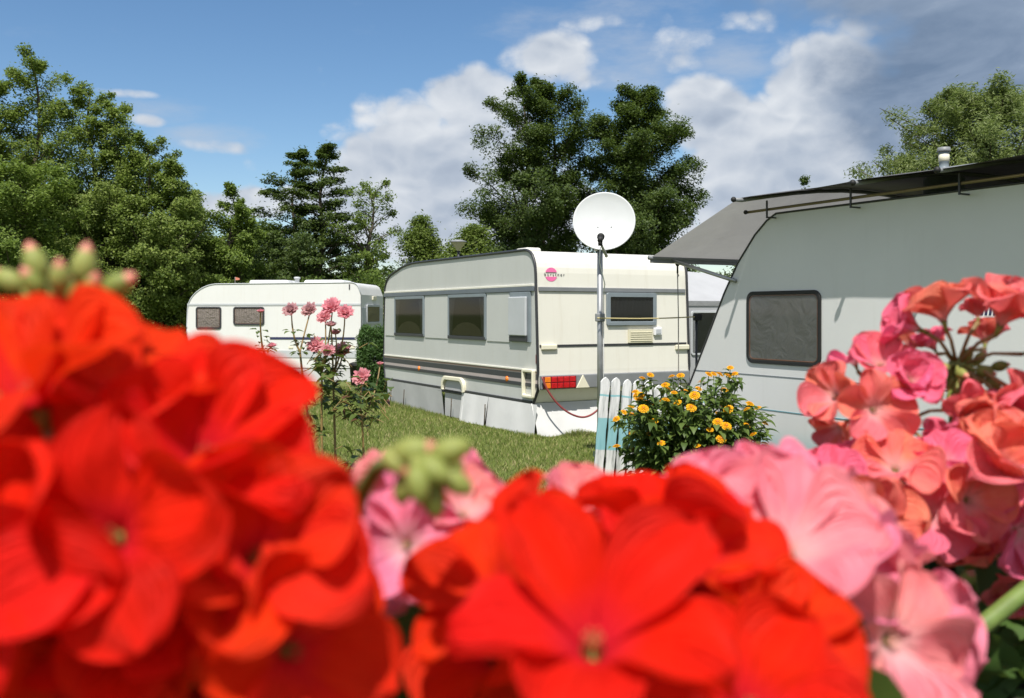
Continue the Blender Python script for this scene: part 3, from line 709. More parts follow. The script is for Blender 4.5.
def roof_awning():
    T = thing('roof_awning', 'grey tarp stretched on poles over the roof and front of the pale caravan', 'awning', (PX, PY, 0), ROT)
    off = -.30; ze = 2.485; t1, zl = 1.37, 2.04
    def zr(x): return ze + .16 * math.sin(math.pi * (x - off) / (2.6 - off))
    def cover(u, v):
        y = .13 - 4.9 * u; x = off + (2.6 - off) * v
        ed = 1 - min(1, v * 6)
        sag = .012 * math.sin(math.pi * ((y / 1.22) % 1)) * (1 if v < .5 else .5)
        return (x, y, zr(x) - sag)
    for k, dz in ((0, 0),):
        MB().grid(80, 24, cover).build('roof_sheet', M_['tarp_roof'], T, recalc=False)
    def flap(u, v):
        y = .13 + (t1 - .13) * u; x = off + (2.6 - off) * v
        z = zr(x) * (1 - u) + zl * u - .05 * math.sin(math.pi * u) * math.sin(math.pi * v) - .012 * math.sin(math.pi * u) * math.sin(9 * v)
        return (x, y, z)
    MB().grid(24, 30, flap).build('front_flap', M_['tarp'], T, recalc=False)
    b = MB(); b.tube([(off - .03, t1, zl - .005), (2.6, t1, zl - .005)], .022, 10); b.box(off - .01, 2.6, t1 - .006, t1 + .006, zl - .055, zl); b.build('edge_bar', M_['bumper'], T)
    for y in (.10, -1.13, -2.05 + .2, -3.2):
        px_ = .09 if y > 0 else .035
        b = MB(); b.tube([(off - px_, y, ze - .022), (off, y, ze - .022)] + [(off + .3 * k, y, zr(off + .3 * k) - .024) for k in range(1, 10)], .018, 8); o = b.build('cross_pole', M_['bumper'], T)
        b = MB(); b.ball((off - px_, y, ze - .022), .024, 10); b.build('end_cap', M_['black'], o)
    b = MB(); b.tube([(-.08, .27, 2.385), (-.08, -4.6, 2.40)], .012, 8); b.build('rail', M_['rail_tan'], T)
    b = MB(); b.ball((-.10, .27, 2.385), .02, 8); b.build('rail_cap', M_['black'], T)
    for px in (769, 853, 962):
        t = side(px, 200, PX - .07, PY - .05)[0]
        b = MB(); b.box(-.106, -.094, t - .008, t + .008, 2.31, 2.462); b.box(-.10, .05, t - .008, t + .008, 2.312, 2.324)
        b.build('bracket', M_['dark_trim'], T, .003)
    # strut from flap edge to the wall
    b = MB(); b.tube([(off + .25, t1 - .02, zl - .03), (-.02, *side(737, 281, PX, PY))], .018, 8); b.build('strut', M_['galv'], T)
    b = MB(); b.tube([(2.5, t1 - .02, zl - .03), (2.32, .80, 1.82)], .018, 8); b.build('strut', M_['galv'], T)
    c = thing('hanging_cord', 'thin cord with black hook hanging from the front edge of the grey tarp', 'cord', (PX, PY, 0), ROT)
    hx = .02
    b = MB(); b.tube([(hx, t1, zl - .15), (hx + .01, t1, 1.5), (hx + .03, t1 + .02, .7), (hx + .03, t1 + .02, .1)], .005, 6); b.build('line', M_['cord'], c)
    b = MB(); b.ball((hx, t1, zl - .06), .022, 8); b.tube([(hx, t1, zl - .05), (hx, t1, zl - .15)], .009, 8); b.tube([(hx, t1, zl - .15), (hx + .015, t1, zl - .17), (hx, t1, zl - .19)], .005, 6); b.build('hook', M_['black'], c)
roof_awning()

# ------------------------------------------------------------------ white caravan at the back
def white_van():
    X0, Y0 = -3.29, 21.0; a = R(-5.4)
    T = thing('caravan', 'white caravan with brown curtained windows and navy stripe, far back before the trees', 'caravan', (X0, Y0, 0), a, 'caravans on the campsite')
    # local x to the left is negative: body runs from x=-5 to 0 along the visible side (y=0)
    L = 3.95; Wd = 2.1
    corner = [(-L + .35, .30), (-L, .9), (-L + .03, 1.80), (-L + .45, 2.14), (-.10, 2.17), (0, 1.9), (0, .9), (-.05, .30)]
    prof = smooth_prof(corner, {1: .3, 2: .25, 3: .5, 4: .2})
    n = len(prof); b = MB(); v = [(x, 0, z) for x, z in prof] + [(x, Wd, z) for x, z in prof]
    b.add(v, [tuple(range(n - 1, -1, -1)), tuple(range(n, 2 * n))], 0); b.add(v, [(i, n + i, n + (i + 1) % n, (i + 1) % n) for i in range(n)], 1)
    b.build('body', [M_['white_van'], M_['white_van']], T, .03, 3)
    def loc(px, py):                         # pixel -> (x, z) on the visible side
        k = (px - 512) / F; c, s = math.cos(a), math.sin(a)
        x = (X0 - k * Y0) / (k * s - c); return x, CZ + (HZ - py) * (Y0 + x * s) / F
    MB().tube([(x, -.004, z) for x, z in prof] , .012, 6).build('edge_trim', M_['grey_pl'], T)
    z = loc(300, 304.5)[1]; b = MB(); b.box(-L + .02, -.01, -.01, .01, z - .022, z + .022); b.build('rail', M_['grey_pl'], T)
    z = loc(300, 338.3)[1]; x0 = loc(270, 338)[0]; x1 = loc(355, 338)[0]; b = MB(); b.box(x0, x1, -.008, .002, z - .025, z + .025); b.build('stripe', M_['navy'], T)
    z1 = loc(300, 350.5)[1]; z0 = loc(300, 357.5)[1]; b = MB(); b.box(-L + .06, -.01, -.012, .002, z0, z1); b.build('stripe', M_['grey_pl'], T)
    FR = lambda x, z: face_frame((x, -.002, z), (1, 0, 0), (0, 0, 1), (0, -1, 0))
    for (pa, pb) in (((196, 306.8), (221.5, 329)), ((233.4, 306.8), (264.5, 325.2))):
        (x0, z1), (x1, z0) = loc(*pa), loc(*pb)
        window(T, FR((x0 + x1) / 2, (z0 + z1) / 2), x1 - x0, z1 - z0, .035, .06, 'dark_trim', 'brownlip', drapes=[('full', 'curtain_lace')], pane='pane_dark')
    for px in (291, 352.5):
        x, z = loc(px, 347.3); b = MB(); b.box(x - .05, x + .05, -.014, 0, z - .025, z + .025); b.build('side_marker', M_['ivory'], T, .004)
    x, z = loc(349.5, 286.6); b = MB(); b.box(x - .012, x + .012, -.012, 0, z - .06, z + .05); b.build('side_clip', M_['dark_trim'], T)
    # end face (x = 0) to the right
    EF = lambda y, z: face_frame((.004, y, z), (0, 1, 0), (0, 0, 1), (1, 0, 0))
    b = MB(); b.box(.0, .012, .06, Wd - .06, .45, 1.62); b.build('end_shade_panel', M_['grey_pl'], T, .006)  # grey panel puts the shade of the end face into its colour
    window(T, face_frame((.013, 1.05, 1.47), (0, 1, 0), (0, 0, 1), (1, 0, 0)), 1.25, .44, .05, .05, 'grey_pl', drapes=[('full', 'curtain')], pane='pane_dark')
    b = MB(); b.box(0, .03, 1.0, 1.35, 1.80, 1.88); b.build('end_light', M_['ivory'], T, .006)
    b = MB(); b.box(.012, .03, .4, 1.7, 1.05, 1.09); b.build('end_rail', M_['dark_trim'], T)
    for px, w in ((262, 1.0), (318, 1.0)):
        x, z = loc(px, 283); b = MB(); b.box(x - w * .45, x + w * .45, .4, 1.2, 2.13, 2.24); b.build('roof_hatch', M_['white_pl'], T, .05, 3)
    x, z = loc(288.5, 283); b = MB(); b.lathe([(.05, 0), (.05, .14), (.07, .14), (.07, .18), (.001, .19)], 14, 0, Matrix.Translation((x, .6, 2.13))); b.build('flue', M_['grey_pl'], T)
    x, z = loc(236, 283); b = MB(); b.tube([(x - .06, .1, 2.1), (x - .06, .1, 2.30)], .008, 6); fl = b.build('pennant_stick', M_['cord'], T)
    b = MB(); b.grid(6, 4, lambda u, v: (x - .06 + .11 * u, .1 + .02 * math.sin(5 * u), 2.30 - .07 * v * (1 - .5 * u) - .03 * u), 0); b.build('pennant', M_['bud_tip'], fl, recalc=False)
    # skirt, wheel
    b = MB(); b.grid(30, 4, lambda u, v: (-L + .5 + (L - .55) * u, .02 - .05 * (1 - v), .004 + .30 * v)); b.grid(12, 4, lambda u, v: (-.03 + .02 * (1 - v), .05 + (Wd - .1) * u, .004 + .30 * v)); b.build('ground_skirt', M_['skirt_grey'], T, recalc=False)
    b = MB(); b.tube([(0, .6, .42), (1.1, 1.05, .42)], .04); b.tube([(0, 1.5, .42), (1.1, 1.05, .42)], .04); b.tube([(1.0, 1.05, .45), (1.0, 1.05, 0)], .025); b.build('drawbar', M_['galv'], T)
    # black bin by the drawbar
    p = at(357.5, 384, 19.6); bn = thing('bin', 'small black plastic bin beside the clipped green shrub', 'bin', (p.x, p.y, 0))
    b = MB(); b.lathe([(.001, 0), (.13, 0), (.16, .42), (.175, .43), (.175, .46), (.14, .46), (.12, .05), (.001, .05)], 20); b.build('tub', M_['black'], bn)
    b = MB(); b.lathe([(.178, .462), (.182, .47), (.10, .50), (.001, .51)], 20); b.build('lid', M_['black'], bn)
white_van()

# ------------------------------------------------------------------ dish, fence, rail, lamp
def dish():
    base = at(600, 313, 9.5); base.z = 0
    T = thing('satellite_dish', 'round white satellite dish on a grey steel pole behind the picket fence', 'satellite dish', base)
    b = MB(); b.tube([(0, 0, 0), (0, 0, 2.28)], .028, 14); b.build('pole', M_['galv'], T)
    c = at(604, 221, 9.40) - base
    ax = Vector((-.12, -.95, .22)).normalized(); M = Matrix.Translation(c) @ ax.to_track_quat('Z', 'Y').to_matrix().to_4x4()
    ra, rb = .305, .285; b = MB(); n = 56
    prof = [(0, -.045), (.25, -.042), (.5, -.033), (.75, -.018), (.93, -.003), (.965, .002), (1.0, .004), (1.0, -.008), (.97, -.010), (.75, -.030), (.5, -.045), (0, -.057)]
    vs = []; 
    for r, z in prof:
        for j in range(n):
            g_ = 2 * math.pi * j / n; vs.append((max(r, 1e-4) * ra * math.cos(g_), max(r, 1e-4) * rb * 1.04 * math.sin(g_), z))
    fs = [(i * n + j, i * n + (j + 1) % n, (i + 1) * n + (j + 1) % n, (i + 1) * n + j) for i in range(len(prof) - 1) for j in range(n)]
    b.add(vs, fs, 0, True, M); b.build('reflector', M_['dish'], T)
    b = MB()
    for x, y in ((-.06, -.05), (.07, -.05), (-.06, -.18), (.065, -.18)): b.ball((x, y, -.036), .006, 8, 0, (1, 1, .6), M)
    b.build('bolt', M_['bumper'], T)
    lnb = at(600.5, 238.5, 9.02) - base; foot = at(606.5, 256, 9.42) - base
    b = MB(); b.tube([foot + Vector((0, .02, .0)), foot, lnb + Vector((.012, .03, -.06))], [.016, .016, .013], 8); b.build('feed_arm', M_['dish_arm'], T)
    b = MB(); d = (c - lnb).normalized(); b.tube([lnb - d * .05, lnb + d * .03], .026, 12); b.tube([lnb + d * .03, lnb + d * .05], [.036, .036], 14); b.tube([lnb - d * .02, lnb - d * .02 + Vector((0, 0, -.06))], .022, 10); b.build('receiver', M_['black'], T)
    b = MB(); b.box(-.05, .05, -.03, .12, 2.12, 2.36); b.build('mount', M_['galv'], T, .01)
    q = at(602, 290, 9.45) - base
    b = MB(); b.tube([lnb + Vector((0, .03, -.08)), lnb + Vector((.0, .10, -.22)), lnb + Vector((.06, .2, -.42)), Vector((.035, -.02, 1.7)), Vector((.034, -.01, 1.2)), Vector((.034, 0, .1))], .005, 6); b.build('cable', M_['white_pl'], T)
    p = at(603, 317.5, 9.5) - base
    b = MB(); b.box(-.045, .045, -.045, .045, p.z - .04, p.z + .04); b.build('clamp', M_['bumper'], T, .008)
    # bamboo cross rail with its post
    r0 = at(597, 318, 9.44); r1 = at(698, 316.6, 9.75); base2 = Vector((r1.x, r1.y, 0))
    D = thing('drying_rail', 'yellow bamboo rail running from the dish pole to a thin dark post', 'rail', base2)
    b = MB(); pts = [r0.lerp(r1, k / 12) - base2 + Vector((0, -.04, -.012 * math.sin(math.pi * k / 12))) for k in range(13)]; b.tube(pts, [.006 + .001 * (k % 3 == 0) for k in range(13)], 8); b.build('cane', M_['bamboo'], D)
    b = MB(); b.tube([(-.02, .0, 0), (-.015, .0, r1.z - .02)], .012, 8); b.build('post', M_['dark_trim'], D)
    b = MB(); b.box(-.05, .03, -.06, .03, r1.z - .04, r1.z + .03); b.build('clamp', M_['black'], D, .01)
dish()

def fence():
    p0 = at(597, 380, 8.55); base = Vector((p0.x, p0.y, 0)); end = at(668, 380, 8.75)
    T = thing('picket_fence', 'low picket fence of white boards with a teal band behind the yellow flowers', 'fence', base)
    T.rotation_euler = (0, R(5.0), math.atan2(end.y - p0.y, end.x - p0.x))
    for k in range(10):
        x = k * .105; h = .93 + .005 * math.sin(k * 2.1) - (.03 if k > 4 else 0); w = .042
        tilt = rnd.uniform(-.012, .012)
        def edge(z, s): return x + s * (w + .003 * math.sin(z * 23 + k * 1.7 + s)) + tilt * (z - .4)
        zs = [.03 + (h - .07) * i / 12 for i in range(13)]
        poly = [(edge(z, 1), z) for z in zs] + [(x + .028 + tilt * .5, h - .015), (x + tilt * .5, h + .005), (x - .028 + tilt * .5, h - .015)] + [(edge(z, -1), z) for z in reversed(zs)]
        M = face_frame((0, 0, 0), (1, 0, 0), (0, 0, 1), (0, -1, 0))
        b = MB(); b.plate(poly, .0, .019, 0, M); b.build('picket', M_['picket'], T, .003)
    b = MB(); b.box(-.05, 1.0, .001, .03, .22, .27); b.box(-.05, 1.0, .001, .03, .66, .71); b.build('cross_rail', paint('dull_green_wood', (.06, .09, .05), .8, .3, 10), T, .003)
    b = MB(); b.grid(24, 6, lambda u, v: (-.03 + 1.0 * u, .034 + .004 * math.sin(u * 40), .02 + .80 * v)); b.build('gap_backing', paint('dark_green_backing', (.035, .06, .03), .9, .3, 30), T, recalc=False)  # dark green sheet added so the gaps between boards look dark
    b = MB(); b.box(.0, .05, .04, .08, 0, .8); b.box(.90, .95, .04, .08, 0, .8); b.build('post', M_['timber'], T, .004)
fence()

def lamp():
    p = at(458.5, 313, 26.); T = thing('street_lamp', 'street lamp with a bowl shaped head rising behind the cream caravan', 'street lamp', (p.x, p.y, 0))
    z = CZ + (HZ - 250) / F * 26
    b = MB(); b.tube([(0, 0, 0), (0, 0, 1), (0, 0, z)], [.06, .045, .035], 12); b.build('pole', M_['dark_trim'], T)
    b = MB(); b.lathe([(.04, z - .02), (.07, z + .02), (.20, z + .20)], 24); b.build('shade', paint('frosted_bowl', (.46, .42, .33), .3, .1, 5), T)
    b = MB(); b.lathe([(.205, z + .20), (.225, z + .205), (.22, z + .235), (.10, z + .275), (.001, z + .28)], 24); b.build('cap', M_['bumper'], T)
lamp()

# ------------------------------------------------------------------ trees
def leaves(cent, rad, per, size, flat=.7, up=.5, out_from=None, aspect=.5, droop=0.):
    """leaf quads gathered in clumps. cent (n,3), rad (n,)"""
    n = len(cent) * per
    c = np.repeat(cent, per, 0); r = np.repeat(rad, per)
    d = rng.normal(0, 1, (n, 3)); d /= np.linalg.norm(d, axis=1)[:, None]
    d *= (rng.random(n) ** .45)[:, None]; d[:, 2] *= flat
    p = c + d * r[:, None]
    p[:, 2] -= droop * r * rng.random(n) ** 2
    o = d.copy() if out_from is None else (p - out_from); o /= (np.linalg.norm(o, axis=1)[:, None] + 1e-6)
    nrm = o * .5 + rng.normal(0, .55, (n, 3)); nrm[:, 2] += up; nrm /= np.linalg.norm(nrm, axis=1)[:, None]
    t = rng.normal(0, 1, (n, 3)); t[:, 2] -= droop * 1.5; t -= nrm * np.sum(t * nrm, 1)[:, None]; t /= np.linalg.norm(t, axis=1)[:, None]
    s = np.cross(nrm, t); L = size * rng.uniform(.6, 1.25, n)
    V = np.empty((n, 4, 3)); 
    V[:, 0] = p - t * (L * .5)[:, None]; V[:, 2] = p + t * (L * .5)[:, None]
    V[:, 1] = p + s * (L * .5 * aspect)[:, None] + nrm * (L * .08)[:, None]; V[:, 3] = p - s * (L * .5 * aspect)[:, None] + nrm * (L * .08)[:, None]
    return V.reshape(-1, 3), np.arange(n * 4).reshape(-1, 4)

SHAPES = {
    'dome': lambda h: np.sqrt(np.maximum(0.02, 1 - np.maximum(0, (h - .38) / .62) ** 1.9)) * np.minimum(1, .62 + h * 1.1),
    'spire': lambda h: np.minimum(1, (1 - h) * 1.35 + .03) ** .8 * np.minimum(1, .7 + h * 1.2),
    'flame': lambda h: np.minimum(1, (1 - h) * 1.9 + .05) ** .7 * np.minimum(1, .62 + h * 1.4),
    'column': lambda h: np.minimum(1, (1 - h) * 1.75) ** .75 * np.minimum(1, .55 + h * 1.6),
    'round': lambda h: np.sqrt(np.maximum(0, 1 - (1.75 * h - .85) ** 2)) ,
    'cone': lambda h: (1 - h) ** .75 * np.minimum(1, .5 + h * 3),
    'oval': lambda h: np.sqrt(np.maximum(0, 1 - (2 * h - 1.0) ** 2)) ** .8,
    'egg': lambda h: np.minimum(1, np.sqrt(np.maximum(0, 1 - np.maximum(0, (h - .42) / .58) ** 2.2))) * np.minimum(1, .55 + h * 1.2),
    'bush': lambda h: np.sqrt(np.maximum(0, 1 - h ** 2.2)),
}
def tree(name, label, cat, px, Y, top, hw, mat, shape='flame', base=.9, nc=240, per=120, size=.11, cr=(.28, .6), bark='bark', group=None, lobes=.3, hollow=.3, lean=0., tops=((0, 0),), up=.45, aspect=.55, droop=.25, flat=.75, sx=1., boughs=0, rise=.35):
    """trunk, limbs and a crown of leaf clumps; px, top, hw: the crown's place, top row and half width; tops: leaders (offset in px, px below the top)"""
    P = at(px, HZ, Y); H0 = CZ + (HZ - top) / F * Y; hwm = hw / F * Y
    T = thing(name, label, cat, (P.x, P.y, 0), rnd.uniform(0, 0.01), group)
    sh = SHAPES[shape]; cs = []; ph = rng.uniform(0, 6.28, 8); b = MB(); br = MB()
    for li, (ox, dn) in enumerate(tops):
        H = H0 - dn / F * Y; ox = ox / F * Y; oy = 0. if li == 0 else rng.uniform(-.5, .5); wide = max(hwm - abs(ox) * .55, hwm * .5)
        tr = (.017 * H + .04) * (1 if li == 0 else .7); k = 9
        pts = [Vector((ox * min(1, i / k * 1.6) + lean * hwm * i / k + .16 * math.sin(i * 1.3 + ph[3]) * i / k, oy * i / k + .16 * math.cos(i * 1.7 + ph[4]) * i / k, H * .93 * i / k)) for i in range(k + 1)]
        b.tube(pts, [tr * (1 - .94 * i / k) + .01 for i in range(k + 1)], 8)
        want = nc // len(tops); got = 0; tries = 0; mine = []
        while got < want and tries < want * 80:
            tries += 1
            h = rng.random(); w = float(sh(np.array(h)))
            if rng.random() > w * .72 + .28: continue
            g_ = rng.uniform(0, 6.283)
            mod = 1 + lobes * (.6 * math.sin(2 * g_ + ph[0] + 6 * h) + .55 * math.sin(3 * g_ - 13 * h + ph[1]) + .45 * math.sin(23 * h + ph[5] + g_)) - lobes * .3
            rad = rng.uniform(*cr) * (.5 + .5 * min(1, w * 1.5))
            r = max(0, wide * w * mod - rad * .35) * (hollow + (1 - hollow) * rng.random() ** .6)
            z = base + (H - base) * h
            z = min(z, H - rad * .5)
            j = min(.999, max(0, z / (H * .93))) * k; j0 = int(j); a = pts[j0].lerp(pts[j0 + 1], j - j0)
            mine.append((a.x + r * math.cos(g_) * sx, a.y + r * math.sin(g_), z, rad)); got += 1
        if boughs:                                           # clumps strung along boughs instead of scattered
            mine = []; nb = boughs // len(tops)
            for bi in range(nb):
                h = .02 + .96 * (bi + rng.random()) / nb; w = float(sh(np.array(h))); g_ = bi * 2.4 + ph[6] + rng.uniform(-.5, .5)
                mod = 1 + lobes * (.8 * math.sin(2 * g_ + ph[0] + 6 * h) + .6 * math.sin(19 * h + ph[5])) 
                reach = max(.25, wide * w * mod * rng.uniform(.7, 1.08)); z0 = base + (H - base) * h - reach * rise * .75
                j = min(.999, max(0, z0 / (H * .93))) * k; j0 = int(j); a = pts[j0].lerp(pts[j0 + 1], j - j0)
                tip = Vector((a.x + reach * math.cos(g_), a.y + reach * math.sin(g_), min(H - .15, z0 + reach * rise * rng.uniform(.6, 1.4))))
                nk = max(4, int(nc / (len(tops) * nb) * (.45 + .8 * w)))
                side_ = Vector((-math.sin(g_), math.cos(g_), 0))
                for q in range(nk):
                    f = .18 + .82 * ((q + rng.random()) / nk) ** .8; c = a.lerp(tip, f); sp = .34 * reach * (.35 + .65 * math.sin(math.pi * min(1, f * .9)))
                    c = c + side_ * rng.normal(0, .55) * sp + Vector((0, 0, rng.normal(0, .20) * sp + .10 * reach * math.sin(math.pi * f)))
                    mine.append((c.x, c.y, min(c.z, H - .12), rng.uniform(*cr) * (.6 + .4 * min(1, w * 1.4)) * (1.15 - .45 * f)))
                mid = a.lerp(tip, .55) + Vector((0, 0, .07 * reach)); r0 = max(.014, tr * (1 - min(.95, h)) * .5)
                br.tube([a, mid, tip], [r0, r0 * .55, .008], 5, caps=False)
            rng.shuffle(mine)
        for (x, y, z, rad) in mine[:max(14, 60 // len(tops))]:
            c = Vector((x, y, z)); f = min(.97, max(.08, (z - .6 * math.hypot(x - ox, y) - .2) / (H * .93))); j = f * k; j0 = int(j); p = pts[j0].lerp(pts[min(k, j0 + 1)], j - j0)
            mid = p.lerp(c, .5) + Vector((0, 0, .08 * (c - p).length)); r0 = max(.012, tr * (1 - f) * .42)
            br.tube([p, mid, c, c + (c - mid) * .3], [r0, r0 * .6, .010, .004], 5, caps=False)
        cs += mine
    cs = np.array(cs)
    V, Q = leaves(cs[:, :3], cs[:, 3], per, size, flat, up, np.array([0, 0, (base + H0) * .45]), aspect, droop)
    n2 = len(cs) * 7                                        # stray leaves that fray the outline
    V2, Q2 = leaves(cs[:, :3], cs[:, 3] * 1.45, 7, size, 1., up, np.array([0, 0, (base + H0) * .45]), aspect, droop)
    np_mesh('crown', np.concatenate([V, V2]), np.concatenate([Q, Q2 + len(V)]), mat, T)
    o = b.build('trunk', M_[bark], T, recalc=False); br.build('branch', M_[bark], o, recalc=False)
    return T

BL, DK, MD, LT, WL = M_['leaf_birch'], M_['leaf_dark'], M_['leaf_mid'], M_['leaf_light'], M_['leaf_willow']
TG = 'trees behind the caravans'




FB = dict(up=.7, group=TG, rise=.75, lobes=.14, flat=.8, droop=.35)
tree('birch_tree', 'tallest leafy birch at the left edge of the tree row', 'tree', 32, 33, 46, 74, BL, base=.6, nc=620, per=130, cr=(.28, .55), boughs=84, tops=((4, 0), (-32, 24)), **FB)
tree('birch_tree', 'pointed birch second from the left in the tree row, behind the low bushy tree', 'tree', 98, 34, 78, 66, BL, base=.6, nc=600, per=130, cr=(.28, .55), boughs=80, tops=((-6, 0), (24, 20)), **FB)
tree('bushy_tree', 'low rounded bushy tree in front of the tallest birch at far left', 'tree', 18, 29, 158, 66, MD, 'round', .3, 420, 130, .11, (.28, .5), boughs=56, **FB)
tree('birch_tree', 'sloping topped birch third from the left, shorter than its pointed neighbour', 'tree', 154, 33, 132, 62, BL, base=.5, nc=560, per=130, cr=(.28, .52), boughs=80, tops=((-7, 0), (22, 28)), **FB)
tree('leafy_tree', 'soft rounded tree filling the dip between the birches and the slim poplar', 'tree', 194, 35, 186, 46, BL, base=.4, nc=320, per=120, cr=(.26, .5), boughs=50, tops=((-4, 2),), **FB)
tree('poplar_tree', 'slim light green poplar just left of the dark two topped alder', 'tree', 233, 34, 180, 34, MD, base=.4, nc=260, per=110, cr=(.25, .45), boughs=46, tops=((-2, 0), (13, 24)), **FB)
tree('alder_tree', 'dark two topped alder rising above the white caravan', 'tree', 308, 37, 136, 80, DK, 'spire', .5, 620, 120, .115, (.28, .52), group=TG, lobes=.16, boughs=84, rise=.2, tops=((15, 0), (-14, 6)), flat=.5, droop=0, up=.75)
tree('sapling_tree', 'thin airy sapling beside the dark two topped alder', 'tree', 370, 36, 178, 34, MD, 'oval', 1.6, 110, 60, .11, (.22, .42), group=TG, lobes=.3, boughs=24, rise=.6)
tree('alder_tree', 'tall open crowned alder behind the cream caravan, left of the dense maple', 'tree', 526, 40, 72, 68, DK, 'dome', .8, 640, 190, .12, (.36, .70), group=TG, lobes=.22, boughs=76, rise=.75, tops=((0, 0), (26, 8)), up=.7, flat=.8, droop=.1)
tree('maple_tree', 'dense dark round crowned maple behind the satellite dish', 'tree', 638, 40, 87, 63, DK, 'dome', .8, 720, 200, .12, (.38, .74), group=TG, lobes=.12, boughs=84, rise=.65, droop=0, up=.7, flat=.8)
tree('shrub_tree', 'light green rounded small tree left of the street lamp', 'tree', 424, 31, 215, 34, LT, 'bush', .3, 190, 150, .10, (.3, .55), group=TG, lobes=.12, up=.7)
tree('shrub_tree', 'pale green small tree right of the street lamp, low above the caravan roof', 'tree', 470, 30, 224, 42, LT, 'bush', .3, 240, 150, .10, (.3, .55), group=TG, lobes=.12, up=.7)
tree('willow_tree', 'pale green willow rising over the roof of the pale caravan at right', 'tree', 985, 17, 80, 150, WL, 'bush', .8, 1100, 150, .085, (.2, .40), group=TG, aspect=.3, droop=.4, lobes=.1, boughs=110, rise=.7, up=.7)
tree('poplar_tree', 'slender treetop just showing above the middle of the grey roof tarp', 'tree', 806, 44, 177, 22, DK, 'cone', 1., 90, 90, .13, (.25, .5), group=TG)
tree('leafy_tree', 'dark tree filling the gap behind the white caravan and the birches', 'tree', 255, 41, 222, 60, DK, 'round', .4, 220, 150, .14, (.45, .8), group=TG)
tree('leafy_tree', 'dark shaded tree between the two leftmost birches, behind them', 'tree', 78, 41, 190, 80, DK, 'round', .3, 260, 150, .14, (.45, .8), group=TG)
tree('leafy_tree', 'dark undergrown tree behind the third birch from the left', 'tree', 165, 41, 218, 66, DK, 'round', .3, 220, 150, .14, (.45, .8), group=TG)

def hedge(name, label, x0, x1, Y, zt, dep, mat, dens=34, size=.11, cat='hedge', wob=.25):
    """leafy hedge from x0 to x1 at depth Y"""
    T = thing(name, label, cat, ((x0 + x1) / 2, Y, 0)); L = x1 - x0; n = int(L * zt * 6)
    cs = np.stack([rng.uniform(-L / 2, L / 2, n), rng.uniform(-dep / 2, dep / 2, n), rng.uniform(.15, 1, n)], 1)
    top = zt * (1 - wob * .5 + wob * .5 * np.sin(cs[:, 0] * 1.3 + x0) * np.cos(cs[:, 0] * .47 + 1.))
    cs[:, 2] *= top - .2
    V, Q = leaves(cs, rng.uniform(.3, .6, n), dens * 3, size, .8, .5); np_mesh('foliage', V, Q, mat, T)
    b = MB()
    for k in range(max(3, int(L / 1.2))):
        x = -L / 2 + L * (k + .5) / max(3, int(L / 1.2)); b.tube([(x, 0, 0), (x + .1, .05, zt * .6)], [.03, .012], 6)
    b.build('stem', M_['bark'], T, recalc=False)
hedge('hedge', 'long dark hedge closing the campsite behind the white caravan', -26, 26, 44, 4.3, 2.5, DK, 26, .18)
hedge('hedge', 'bright green clipped hedge showing between the white and the cream caravan', -6.6, -2.6, 32, 3.15, 1.6, M_['leaf_hedge'], 70, .10, wob=.14)
hedge('hedge', 'shaded hedge behind the low bushy tree at far left', -20, -8, 36, 3.6, 2., DK, 40, .15)

def clipped_shrub():
    P = at(373, HZ, 18.); T = thing('conifer_shrub', 'clipped rounded green conifer shrub between the white and the cream caravan', 'shrub', (P.x, P.y, 0))
    n = 240; z = rng.uniform(.05, 1.2, n); a = rng.uniform(0, 6.283, n); w = .27 * np.sqrt(np.clip(1 - ((z - .55) / .72) ** 4, 0, 1)) * (.75 + .25 * rng.random(n))
    cs = np.stack([w * np.cos(a), w * np.sin(a), z], 1)
    V, Q = leaves(cs, np.full(n, .09), 90, .05, 1.2, .3, None, .35, -.3); np_mesh('foliage', V, Q, M_['leaf_conifer'], T)
    b = MB(); b.tube([(0, 0, 0), (0, 0, 1.0)], [.035, .01], 8); b.build('stem', M_['bark'], T, recalc=False)
clipped_shrub()

# ------------------------------------------------------------------ small plants
def orient(loc, d, roll=0., s=1.):
    q = Vector(d).normalized().to_track_quat('Z', 'Y').to_matrix().to_4x4()
    return Matrix.Translation(loc) @ q @ Matrix.Rotation(roll, 4, 'Z') @ Matrix.Diagonal((s, s, s, 1))
def leaf_blade(b, M, L, w, fold=.2, curl=.25, n=7, mi=0, shape=1.):
    def fn(u, v):
        s = v * 2 - 1; hw_ = w * (math.sin(math.pi * u ** .8) ** shape)
        return M @ Vector((s * hw_, L * u, abs(s) * hw_ * fold * 2 - curl * L * u * u + .03 * L * math.sin(u * 14 + s * 3) * abs(s)))
    b.grid(n, 3, fn, mi)

